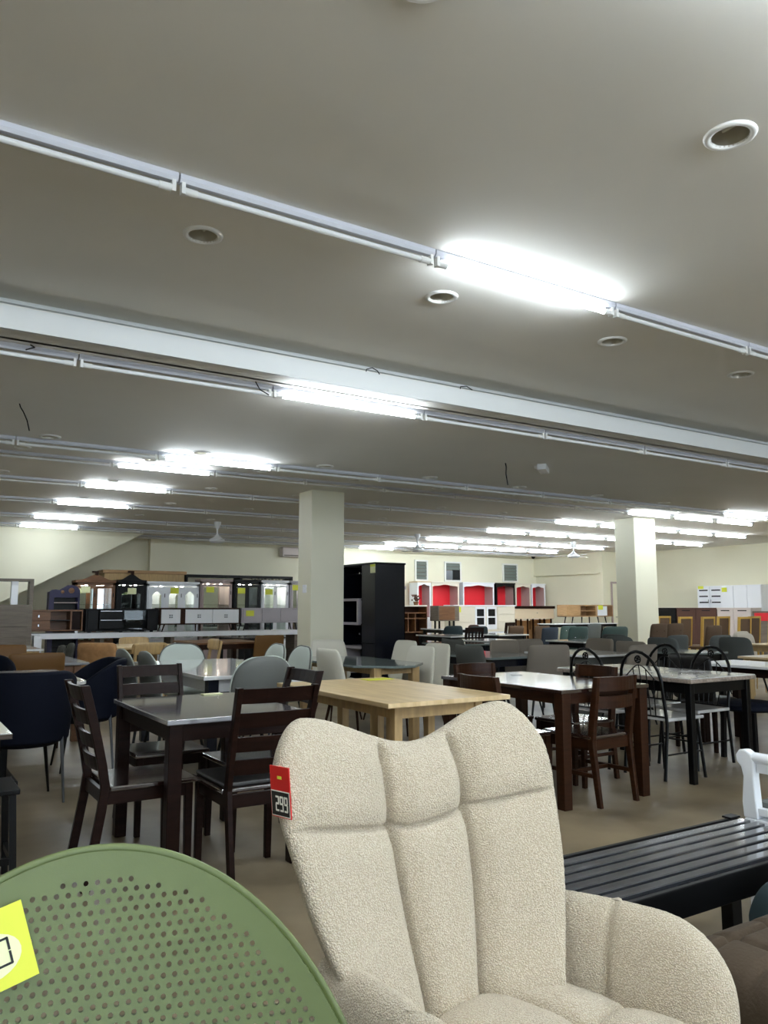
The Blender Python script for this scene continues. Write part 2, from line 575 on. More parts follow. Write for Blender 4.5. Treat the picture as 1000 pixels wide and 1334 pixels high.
def make_fixture(lit):
    r = thing('tube_light', '', 'light')
    L = FPITCH
    # batten channel with folded sides, hung from the ceiling at local z = 0
    prof = [(-0.022, 0.0), (0.022, 0.0), (0.022, -0.02), (0.012, -0.034), (-0.012, -0.034), (-0.022, -0.02)]
    b = MB()
    n = len(b.v)
    for x in (0.004, L - 0.004):
        b.v += [(x, y, z) for y, z in prof]
    k = len(prof)
    b.f += [(i, (i + 1) % k, k + (i + 1) % k, k + i) for i in range(k)]
    b.f += [tuple(reversed(range(k))), tuple(range(k, 2 * k))]
    part('batten', b, 'batten', r)
    x0 = (L - TLEN) / 2
    part('tube', MB().tube([(x0, 0, -0.062), (x0 + TLEN, 0, -0.062)], 0.0135, 12, caps=False), 'tube_on' if lit else 'tube_off', r, smooth=True)
    for xa, xb in ((x0 - 0.03, x0 + 0.035), (x0 + TLEN - 0.035, x0 + TLEN + 0.03)):
        part('end_cap', MB().tube([(xa, 0, -0.062), (xb, 0, -0.062)], 0.0165, 12), 'lamp_cap', r, smooth=True)
    for xa in (x0 - 0.034, x0 + TLEN + 0.018):
        part('lamp_holder', MB().box(xa, xa + 0.016, -0.016, 0.016, -0.08, -0.03), 'lamp_cap', r)
    return r

fix_on, fix_off = Kind(lambda: make_fixture(True)), Kind(lambda: make_fixture(False))
RIGHT = list(range(7, 13))
# y, ceiling z, first k, last k, lit ks, name of the row
FIX_ROWS = [
    (3.03, ZA, -3, 3, [0], 'in the ceiling row nearest the camera'),
    (4.97, ZB, -2, 4, [0], 'in the row along the white ceiling step'),
    (7.72, ZB, -3, 8, [0, 7], 'in the second row of the lowered ceiling'),
    (9.65, ZA, -2, 9, [0, 7, 8, 9], 'in the third row behind the ceiling step'),
    (11.5, ZA, -2, 11, [0, 7, 8, 9, 10, 11], 'in the fourth row behind the ceiling step'),
    (13.65, ZA, -2, 12, [0] + RIGHT, 'in the fifth row behind the ceiling step'),
    (16.0, ZA, -1, 11, [0] + RIGHT[:-1], 'in the sixth row behind the ceiling step'),
    (17.9, ZA, -1, 11, [0] + RIGHT[:-1], 'in the seventh row behind the ceiling step'),
    (19.3, ZA, 2, 12, [7], 'in the row along the far wall'),
]
for y, z, k0, k1, lit, where in FIX_ROWS:
    nl = no = 0
    for k in range(k0, k1 + 1):
        loc = (FX0 + FPITCH * k, y, z)
        if k in lit:
            only = len(lit) == 1
            lab = f'{"the only glowing" if only else ORD[nl] + " glowing"} tube light from the left {where}'
            if only:
                lab = f'the only glowing white tube light {where}'
            fix_on.put(loc, 0, lab, 'glowing tube lights')
            nl += 1
        else:
            fix_off.put(loc, 0, f'{ORD[no]} unlit tube light from the left {where}', 'unlit tube lights')
            no += 1
# unseen tubes added beyond the left edge to brighten the left wing
for j, y in enumerate((9.65, 11.5, 13.65, 16.0)):
    fix_on.put((FX0 + FPITCH * -4, y, ZA), 0, f'added glowing tube light in the left wing outside the view, {ORD[j]} from the front', 'glowing tube lights')
# unseen tubes added beyond the right edge to light the right wall
for j, y in enumerate((3.03, 4.97, 6.4)):
    for i, k in enumerate((9, 10, 11, 12)):
        fix_on.put((FX0 + FPITCH * k, y, ZA if y < STEP0 else ZB), 0, f'{ORD[i]} added glowing tube light of row {("one", "two", "three")[j]} in the right wing outside the view', 'glowing tube lights')
# unseen rows behind and above the camera, added to brighten the near field
for j, (y, ks) in enumerate(((0.95, (-3, -2, -1, 0, 1, 7)), (-1.1, (-3, -2, -1, 0, 1, 2, 3, 7)), (-3.1, (-3, -2, -1, 0, 1, 2, 7)), (-5.1, (-3, 0, 1, 3)))):
    for i, k in enumerate(ks):
        fix_on.put((FX0 + FPITCH * k, y, ZA), 0, f'{ORD[i]} added glowing tube light of the {ORD[j]} row over the shop front behind the viewer', 'glowing tube lights')

def make_downlight():
    r = thing('downlight', '', 'downlight')
    part('trim_ring', MB().lathe([(0.068, 0.0), (0.07, -0.008), (0.082, -0.011), (0.094, -0.006), (0.096, 0.0)], 28), 'ring', r, smooth=True, angle=0)
    part('reflector', MB().lathe([(0.0695, -0.006), (0.066, 0.02), (0.056, 0.06), (0.03, 0.1), (0.001, 0.105)], 24), 'reflector', r, smooth=True, angle=0)
    b = MB()
    for s in (-1, 1):
        b.tube([(s * 0.016, -0.04, 0.045), (s * 0.016, 0.04, 0.045)], 0.009, 8)
    part('bulb', b, 'bulb', r, smooth=True)
    return r
dl = Kind(make_downlight)
DL_SHOW = [(1.65, ZA, 1, 2, 'ahead of the nearest tube row'), (3.48, ZA, 1, 4, 'just behind the nearest tube row'),
           (5.07, ZB, 1, 6, 'under the row along the white ceiling step'), (7.55, ZB, 0, 8, 'in the back row of the lowered ceiling'),
           (9.35, ZA, 1, 9, 'just past the lowered ceiling'), (11.16, ZA, 1, 10, 'in the second row past the lowered ceiling'),
           (13.13, ZA, 2, 11, 'in the third row past the lowered ceiling'), (15.1, ZA, 2, 11, 'in the fourth row past the lowered ceiling'),
           (17.0, ZA, 3, 12, 'in the fifth row past the lowered ceiling')]
for y, z, a, b_, where in DL_SHOW:
    for i, k in enumerate(range(a, b_ + 1)):
        lab = f'round unlit ceiling downlight, {ORD[i]} from the left {where}'
        dl.put((DL_X[k], y, z), 0, lab, 'round ceiling downlights')
# blank covers close the holes no lamp of this view uses
cover_me = MB().box(-HOLE, HOLE, -HOLE, HOLE, 0.002, 0.012).mesh('hole_cover')
shown = {(y, k) for y, z, a, b_, w in DL_SHOW for k in range(a, b_ + 1)}
ceil = bpy.data.objects['ceiling']
for y, z in DL_ROWS:
    for k, x in enumerate(DL_X):
        if (y, k) not in shown:
            o = obj('hole_cover', cover_me, 'ceiling', ceil)
            o.location = (x, y, z)

def ceiling_fan(loc, label, rz):
    r = thing('ceiling_fan', label, 'fan', loc, rz, 'ceiling fans')
    part('canopy', MB().lathe([(0.001, 0), (0.075, 0.0), (0.07, -0.05), (0.03, -0.14), (0.02, -0.15)], 16), 'whitelacq', r, smooth=True)
    part('rod', MB().tube([(0, 0, -0.12), (0, 0, -0.3)], 0.014), 'whitelacq', r)
    part('motor', MB().lathe([(0.03, -0.26), (0.06, -0.3), (0.15, -0.36), (0.16, -0.4), (0.12, -0.43), (0.001, -0.44)], 20), 'whitelacq', r, smooth=True)
    for k in range(3):
        a = 2 * PI * k / 3
        bl = MB()
        c, s = math.cos(a), math.sin(a)
        def pt(x, y, z):
            return (x * c - y * s, x * s + y * c, z)
        ps = [(0.12, -0.04), (0.62, -0.065), (0.64, 0.05), (0.12, 0.04)]
        bl.v = [pt(x, y, -0.385 + y * 0.15) for x, y in ps] + [pt(x, y, -0.379 + y * 0.15) for x, y in ps]
        bl.f = [(3, 2, 1, 0), (4, 5, 6, 7), (0, 1, 5, 4), (1, 2, 6, 5), (2, 3, 7, 6), (3, 0, 4, 7)]
        part('blade', bl, 'whitelacq', r)
    return r
ceiling_fan((5.7, 15.5, ZA), 'white ceiling fan hanging left of the tall cream column', 0.5)
ceiling_fan((10.71, 15.5, ZA), 'white ceiling fan hanging right of the tall dark wardrobe', -0.5)
ceiling_fan((15.5, 15.1, ZA), 'white ceiling fan among the glowing tubes beside the right column', 0.2)

def wire(name, pts, r, label, cat='wire'):
    o = obj(name, MB().tube(pts, r, 5).mesh(name), 'black')
    tag(o, label, cat, 'loose ceiling wires')
wire('loose_wire', [(0.77, 6.44, ZB), (0.775, 6.42, ZB - 0.03), (0.8, 6.44, ZB - 0.06), (0.83, 6.45, ZB - 0.12), (0.85, 6.45, ZB - 0.2)], 0.005,
     'black wire end dangling from the ceiling at the left edge')
wire('loose_wire', [(5.54, 6.35, ZB), (5.55, 6.35, ZB - 0.04), (5.545, 6.35, ZB - 0.12), (5.56, 6.34, ZB - 0.24)], 0.007,
     'dark wire hanging straight down from the middle of the ceiling')
wire('loose_wire', [(2.78, 4.66, 2.92), (2.785, 4.655, 2.955), (2.83, 4.65, 2.972), (2.87, 4.645, 2.955), (2.885, 4.64, 2.93)], 0.004,
     'thin black wire loop on the white ceiling step above the glowing tube')
wire('loose_wire', [(3.62, 4.66, 2.92), (3.625, 4.655, 2.957), (3.68, 4.65, 2.967), (3.73, 4.645, 2.945)], 0.004,
     'thin black wire loop on the white ceiling step right of the glowing tube')
wire('loose_wire', [(2.06, 4.93, ZB), (2.08, 4.9, ZB - 0.06), (2.13, 4.86, ZB - 0.1)], 0.004,
     'thin black wire beside the left end of the glowing step tube')
wire('loose_wire', [(0.63, 4.93, ZB), (0.65, 4.9, ZB - 0.02), (0.6, 4.88, ZB - 0.05)], 0.004,
     'short black wire stub on the step row at the left edge')
e = thing('emergency_light', 'small white box light fixed to the middle of the ceiling', 'light', (6.02, 6.28, ZB), R(40))
part('housing', MB().box(-0.16, 0.16, -0.05, 0.05, -0.06, 0), 'whitelacq', e, bevel=0.008)
part('base_plate', MB().box(-0.05, 0.12, 0.05, 0.09, -0.03, 0), 'lamp_cap', e)
o = obj('dome_camera', MB().lathe([(0.001, -0.09), (0.05, -0.07), (0.07, -0.02), (0.07, 0.0)], 12).mesh('dome_camera', True), 'black')
o.location = (18.75, 20.15, ZA)
tag(o, 'black dome camera on the ceiling in the far right corner', 'camera')
a = thing('air_conditioner', 'beige box unit high on the far wall left of the tall cream column', 'box', (9.75, 20.3, 2.7))
part('housing', MB().box(-0.45, 0.45, -0.22, 0, 0, 0.28), 'pinkgrey', a, bevel=0.03)
part('vent', MB().box(-0.4, 0.4, -0.225, -0.2, 0.03, 0.06), 'greywood', a)

# ------------------------------------------------------------------ chair makers (facing local +y, origin on the floor)
def ladder_chair(seat_pad):
    r = thing('dining_chair', '', 'chair')
    H = 0.915
    def yb(z):                       # rear post: splayed foot, leaning back
        return -0.27 + 0.07 * min(1, z / 0.42) if z < 0.45 else -0.20 - 0.11 * ((z - 0.45) / (H - 0.45)) ** 1.2
    zs = [0, 0.1, 0.22, 0.34, 0.45, 0.55, 0.66, 0.78, H]
    for s in (-1, 1):
        part('rear_leg', MB().sweep([(s * 0.19, yb(z), z) for z in zs], 0.026, 0.042), 'darkwood', r, bevel=0.003)
        part('leg', MB().sweep([(s * 0.185, 0.2, 0), (s * 0.185, 0.195, 0.43)], 0.038, 0.038, (0.8, 1)), 'darkwood', r, bevel=0.003)
    for z in (0.875, 0.765, 0.655, 0.55):
        y0, y1 = yb(z - 0.035), yb(z + 0.035)
        sl = MB()
        n = 6
        for i in range(n + 1):
            x = -0.178 + 0.356 * i / n
            c = -0.02 * (1 - (x / 0.178) ** 2)
            sl.v += [(x, y0 - 0.009 + c, z - 0.034), (x, y0 + 0.009 + c, z - 0.034), (x, y1 + 0.009 + c, z + 0.034), (x, y1 - 0.009 + c, z + 0.034)]
        for i in range(n):
            for k in range(4):
                a, b = 4 * i + k, 4 * i + (k + 1) % 4
                sl.f.append((a, b, b + 4, a + 4))
        sl.f += [(3, 2, 1, 0), tuple(4 * n + k for k in range(4))]
        part('back_rail', sl, 'darkwood', r)
    ap = MB().box(-0.18, 0.18, 0.185, 0.205, 0.37, 0.43).box(-0.18, 0.18, -0.21, -0.19, 0.37, 0.43)
    ap.box(-0.195, -0.175, -0.19, 0.19, 0.37, 0.43).box(0.175, 0.195, -0.19, 0.19, 0.37, 0.43)
    part('seat_frame', ap, 'darkwood', r)
    part('seat', MB().box(-0.215, 0.215, -0.18, 0.235, 0.43, 0.452), 'darktop', r, bevel=0.006)
    if seat_pad:
        part('seat_cushion', MB().box(-0.2, 0.2, -0.18, 0.22, 0.452, 0.475), 'blackleather', r, bevel=0.01)
    return r

def curved_chair():
    r = thing('dining_chair', '', 'chair')
    H = 0.825
    def yb(z):
        return -0.24 + 0.05 * min(1, z / 0.4) if z < 0.43 else -0.19 - 0.06 * ((z - 0.43) / (H - 0.43))
    zs = [0, 0.2, 0.4, 0.5, 0.62, 0.74, H]
    for s in (-1, 1):
        part('rear_leg', MB().sweep([(s * (0.185 + 0.01 * (z - .4)), yb(z), z) for z in zs], 0.032, 0.042, (0.85, 0.95, 1.1, 1.1, 1.1, 1, 0.9)), 'brownwood', r, bevel=0.004)
        part('leg', MB().sweep([(s * 0.185, 0.2, 0), (s * 0.18, 0.19, 0.42)], 0.04, 0.04, (0.75, 1)), 'brownwood', r, bevel=0.003)
    for z, h in ((0.78, 0.045), (0.66, 0.04)):
        sl = MB()
        n = 10
        for i in range(n + 1):
            x = -0.19 + 0.38 * i / n
            c = -0.045 * (1 - (x / 0.19) ** 2)
            y = yb(z) + c
            sl.v += [(x, y - 0.011, z - h), (x, y + 0.011, z - h), (x, y + 0.008, z + h), (x, y - 0.014, z + h)]
        for i in range(n):
            for k in range(4):
                a, b = 4 * i + k, 4 * i + (k + 1) % 4
                sl.f.append((a, b, b + 4, a + 4))
        sl.f += [(3, 2, 1, 0), tuple(4 * n + k for k in range(4))]
        part('back_rail', sl, 'brownwood', r)
    ap = MB().box(-0.18, 0.18, 0.18, 0.2, 0.35, 0.42).box(-0.18, 0.18, -0.2, -0.18, 0.35, 0.42)
    ap.box(-0.19, -0.17, -0.18, 0.18, 0.35, 0.42).box(0.17, 0.19, -0.18, 0.18, 0.35, 0.42)
    part('seat_frame', ap, 'brownwood', r)
    part('seat', MB().box(-0.205, 0.205, -0.2, 0.225, 0.42, 0.445), 'darktop', r, bevel=0.008)
    for s in (-1, 1):
        part('stretcher', MB().box(s * 0.185 - 0.01, s * 0.185 + 0.01, -0.2, 0.19, 0.18, 0.205), 'brownwood', r)
    part('stretcher', MB().box(-0.18, 0.18, -0.02, 0.0, 0.18, 0.205), 'brownwood', r)
    return r

def hoop_chair():
    r = thing('metal_chair', '', 'chair')
    H = 0.945
    hoop = []
    for i in range(29):
        t = i / 28
        if t < 0.3:
            z = 0.02 + 0.66 * t / 0.3
            x = -0.185
        elif t > 0.7:
            z = 0.02 + 0.66 * (1 - t) / 0.3
            x = 0.185
        else:
            a = PI * (1 - (t - 0.3) / 0.4)
            x, z = 0.19 * math.cos(a), 0.70 + (H - 0.70) * math.sin(a)
        hoop.append((x, -0.23 + 0.05 * min(1, z / 0.43) - max(0, z - 0.43) * 0.17, z))
    part('hoop', MB().tube(hoop, 0.0125, 8), 'blackmetal', r, smooth=True)
    def y(z):
        return -0.18 - max(0, z - 0.43) * 0.17
    # scroll arch with spindles and a rosette
    arch = [(x, y(0.0) - (0.82 - 0.43) * 0.17, 0.79 + 0.055 * math.cos(x / 0.17 * PI / 2 * 1.9)) for x in [-0.175 + 0.35 * i / 14 for i in range(15)]]
    part('scroll', MB().tube(arch, 0.0045, 6), 'blackmetal', r, smooth=True)
    for x in (-0.12, -0.06, 0.0, 0.06, 0.12):
        zt = 0.79 + 0.055 * math.cos(x / 0.17 * PI / 2 * 1.9)
        part('spindle', MB().tube([(x * 0.75, y(0.47), 0.47), (x, y(zt), zt)], 0.0042, 6), 'blackmetal', r)
    rose = MB()
    rose.tube([(0.026 * math.cos(a), y(0.885), 0.887 + 0.026 * math.sin(a)) for a in [2 * PI * i / 14 for i in range(14)]], 0.006, 6, closed=True)
    for k in range(5):
        a = 2 * PI * k / 5
        rose.tube([(0, y(0.885), 0.887), (0.022 * math.cos(a), y(0.885), 0.887 + 0.022 * math.sin(a))], 0.006, 5)
    part('rosette', rose, 'blackmetal', r)
    part('lower_rail', MB().tube([(-0.18, y(0.47), 0.47), (0.18, y(0.47), 0.47)], 0.007, 6), 'blackmetal', r)
    for s in (-1, 1):
        part('leg', MB().tube([(s * 0.185, 0.235, 0.0), (s * 0.165, 0.19, 0.44)], 0.0125, 8), 'blackmetal', r)
        part('side_rail', MB().tube([(s * 0.18, -0.2, 0.2), (s * 0.178, 0.21, 0.2)], 0.007, 6), 'blackmetal', r)
    part('stretcher', MB().tube([(-0.17, 0.212, 0.25), (0.17, 0.212, 0.25)], 0.007, 6), 'blackmetal', r)
    part('seat', MB().box(-0.205, 0.205, -0.185, 0.225, 0.44, 0.465), 'marble', r, bevel=0.008)
    return r

def soft_chair(m, W=0.46, H=0.9, n=6, taper=1.0, curv=0.5, lean=0.16, T=0.07, legm='black', legs='splay', seat_h=0.47, base=0.44, buttons=None, dent=None,
               piping=None, frame=None, name='upholstered_chair', wing=0.0, top=None, ew=4):
    """padded chair: shaped backrest, cushion, four legs"""
    r = thing(name, '', 'chair')
    hb = H - base
    bk = part('backrest', pad(W, hb, T, n=n, lean=lean, curv=curv, taper=taper, dent=dent, top=top, ew=ew), m, r, smooth=True, angle=0)
    bk.location = (0, -0.2, base)
    if frame:
        f = MB()
        w, d = W / 2, 0.025
        f.sweep([(-w, lean * 0 + 0.0, 0), (-w, -lean * hb, hb)], 0.04, 0.05).sweep([(w, 0, 0), (w, -lean * hb, hb)], 0.04, 0.05)
        f.box(-w - 0.02, w + 0.02, -lean * hb - d, -lean * hb + d, hb - 0.02, hb + 0.025)
        fo = part('back_frame', f, frame, r)
        fo.location = (0, -0.2, base)
    if piping:
        pts = []
        for i in range(41):
            v = 0.06 + 0.94 * (1 - abs(i - 20) / 20) ** 0.5 if i != 20 else 1.0
            v = min(v, 0.995)
            s = -1 if i < 20 else 1
            wv = W / 2 * (taper + (1 - taper) * v) * (1 - abs(2 * v - 1) ** n) ** (1 / n)
            x, z = s * wv, v * hb
            pts.append((x, -lean * z + curv * x * x + T * 0.1, z))
        part('piping', MB().tube(pts, 0.007, 6), piping, bk, smooth=True)
    if buttons:
        for bx, bz in buttons:
            b = part('button', MB().lathe([(0.001, 0.006), (0.009, 0.004), (0.012, -0.004)], 8), 'chrome' if m == 'greenfab' else m, bk, smooth=True)
            b.location = (bx, -lean * bz + curv * bx * bx - T / 2 - 0.001, bz)
            b.rotation_euler = (R(90), 0, 0)
    se = MB()
    sw = min(W, 0.48)
    def tops(u, v):
        a, b = math.sin((u - .5) * PI), math.sin((v - .5) * PI)
        k = (1 - abs(b) ** 5) ** 0.2
        k2 = (1 - abs(a) ** 4) ** 0.5 * (1 - abs(b) ** 4) ** 0.5
        return a * sw / 2 * k, b * 0.23 + 0.01, seat_h - 0.05 + 0.05 * k2
    def bots(u, v):
        x, y, z = tops(u, v)
        return x * 0.98, y * 0.98, 2 * (seat_h - 0.05) - z
    se.grid(tops, 12, 12)
    se.grid(bots, 12, 12, flip=True)
    part('seat', se, m, r, smooth=True, angle=0)
    for sx in (-1, 1):
        for sy in (-1, 1):
            if legs == 'splay':
                lg = MB().tube([(sx * sw * 0.46, sy * 0.21, 0), (sx * sw * 0.3, sy * 0.14, seat_h - 0.08)], [0.009, 0.016], 8)
            else:
                lg = MB().sweep([(sx * (sw / 2 - 0.03), sy * 0.19, 0), (sx * (sw / 2 - 0.03), sy * 0.19, seat_h - 0.08)], 0.035, 0.035, (0.8, 1))
            part('leg', lg, legm, r, smooth=(legs == 'splay'))
    return r

def tub_chair(m):
    """navy tub chair: one wrapping shell back, round seat, thin legs"""
    r = thing('tub_chair', '', 'chair')
    sh = MB()
    H0, H1 = 0.47, 0.84
    def shell(off):
        def fn(u, v):
            a = (u - 0.5) * R(235)                         # angle round the back
            drop = 0.2 * max(0, abs(u - 0.5) * 2 - 0.35) ** 1.6 / 0.5
            zt = H1 - drop
            z = H0 - 0.06 + (zt - H0 + 0.06) * v
            rad = 0.245 + 0.03 * v + off
            return rad * 1.03 * math.sin(a), -rad * math.cos(a) - 0.03 * v, z
        return fn
    sh.grid(shell(0.025), 28, 8)
    sh.grid(shell(-0.025), 28, 8, flip=True)
    # rounded rim and bottom edge joining the two skins
    for v in (0, 1):
        def edge(u, w, v=v):
            o = shell(0)(u, v)
            a = (u - 0.5) * R(235)
            t = (w - 0.5) * PI
            k = 0.025 * math.sin(t)
            return o[0] + k * math.sin(a), o[1] - k * math.cos(a), o[2] + (1 if v else -1) * 0.02 * math.cos(t)
        sh.grid(edge, 28, 6, flip=(v == 1))
    for u in (0, 1):
        def end(v, w, u=u):
            o = shell(0)(u, v)
            a = (u - 0.5) * R(235)
            t = (w - 0.5) * PI
            k = 0.025 * math.sin(t)
            f = 0.025 * math.cos(t) * (-1 if u == 0 else 1)
            return o[0] + k * math.sin(a) + f * math.cos(a), o[1] - k * math.cos(a) + f * math.sin(a), o[2]
        sh.grid(end, 8, 6, flip=(u == 0))
    part('backrest', sh, m, r, smooth=True, angle=0)
    part('seat', MB().lathe([(0.001, 0.36), (0.2, 0.365), (0.235, 0.39), (0.24, 0.44), (0.215, 0.465), (0.001, 0.475)], 28), m, r, smooth=True)
    for sx in (-1, 1):
        part('leg', MB().tube([(sx * 0.23, -0.2, 0), (sx * 0.2, -0.16, 0.5)], [0.008, 0.014], 10), 'steel', r, smooth=True)
        part('leg', MB().tube([(sx * 0.2, 0.19, 0), (sx * 0.15, 0.14, 0.38)], [0.008, 0.014], 10), 'blackmetal', r, smooth=True)
    return r

# ------------------------------------------------------------------ table maker
def table(name, label, x0, x1, y0, y1, top_m, leg_m, h=0.75, t=0.025, leg=0.07, apron=0.08, inset=0.04, round_c=0.0, cham=0.0, group='dining tables',
          edge_m=None, apron_m=None, over=0.0, pedestal=False):
    cx, cy = (x0 + x1) / 2, (y0 + y1) / 2
    w, d = (x1 - x0) / 2, (y1 - y0) / 2
    r = thing(name, label, 'table', (cx, cy, 0), 0, group)
    if cham or round_c:
        c = cham or round_c
        poly = []
        for sx, sy, a0 in ((1, 1, 0), (-1, 1, 90), (-1, -1, 180), (1, -1, 270)):
            k = 2 if cham else 6
            for i in range(k):
                a = R(a0 + 90 * i / (k - 1))
                poly.append((sx * (w - c) + c * math.cos(a), sy * (d - c) + c * math.sin(a)))
        part('tabletop', MB().prism_z(poly, h - t, h), top_m, r, bevel=0.004)
    else:
        part('tabletop', MB().box(-w, w, -d, d, h - t, h), top_m, r, bevel=0.004)
    if edge_m:
        part('top_edge', MB().box(-w - .004, w + .004, -d - .004, d + .004, h - t - 0.012, h - 0.006), edge_m, r, bevel=0.006)
    a0 = h - t - (0.012 if edge_m else 0)
    iw, id_ = w - inset, d - inset
    ap = MB()
    q = leg * 0.25
    ap.box(-iw + q, iw - q, id_ - leg + q, id_ - q, a0 - apron, a0).box(-iw + q, iw - q, -id_ + q, -id_ + leg - q, a0 - apron, a0)
    ap.box(-iw + q, -iw + leg - q, -id_ + leg - q, id_ - leg + q, a0 - apron, a0).box(iw - leg + q, iw - q, -id_ + leg - q, id_ - leg + q, a0 - apron, a0)
    part('apron', ap, apron_m or leg_m, r)
    if pedestal:
        for s in (-1, 1):
            part('leg', MB().box(-0.05, 0.05, s * d * 0.4 - 0.06, s * d * 0.4 + 0.06, 0.05, a0), leg_m, r, bevel=0.01)
        part('base', MB().box(-0.12, 0.12, -d * 0.6, d * 0.6, 0, 0.05), leg_m, r, bevel=0.01)
    else:
        for sx in (-1, 1):
            for sy in (-1, 1):
                x, y = sx * (iw - leg / 2), sy * (id_ - leg / 2)
                part('leg', MB().sweep([(x, y, 0), (x, y, a0 - apron * 0.5), (x, y, a0)], leg, leg, (0.92, 1, 1)), leg_m, r, bevel=0.004)
    return r

def digit(ch, x, z, w, h, t, y0, y1):
    """seven-segment figure in the x,z plane"""
    seg = {'0': 'abcdef', '2': 'abged', '9': 'abcdfg'}[ch]
    mb = MB()
    m = z + h / 2
    g = t * 0.25
    if 'a' in seg: mb.box(x + g, x + w - g, y0, y1, z + h - t, z + h)
    if 'g' in seg: mb.box(x + g, x + w - g, y0, y1, m - t / 2, m + t / 2)
    if 'd' in seg: mb.box(x + g, x + w - g, y0, y1, z, z + t)
    if 'b' in seg: mb.box(x + w - t, x + w, y0, y1, m + g, z + h - g)
    if 'c' in seg: mb.box(x + w - t, x + w, y0, y1, z + g, m - g)
    if 'f' in seg: mb.box(x, x + t, y0, y1, m + g, z + h - g)
    if 'e' in seg: mb.box(x, x + t, y0, y1, z + g, m - g)
    return mb

# ------------------------------------------------------------------ the cream boucle armchair
def fuzz(p, amp):
    q = Vector(p)
    return amp * (noise.noise(q * 140) + 0.6 * noise.noise(q * 310))

def groove(d, w):
    return math.exp(-(d / w) ** 2)

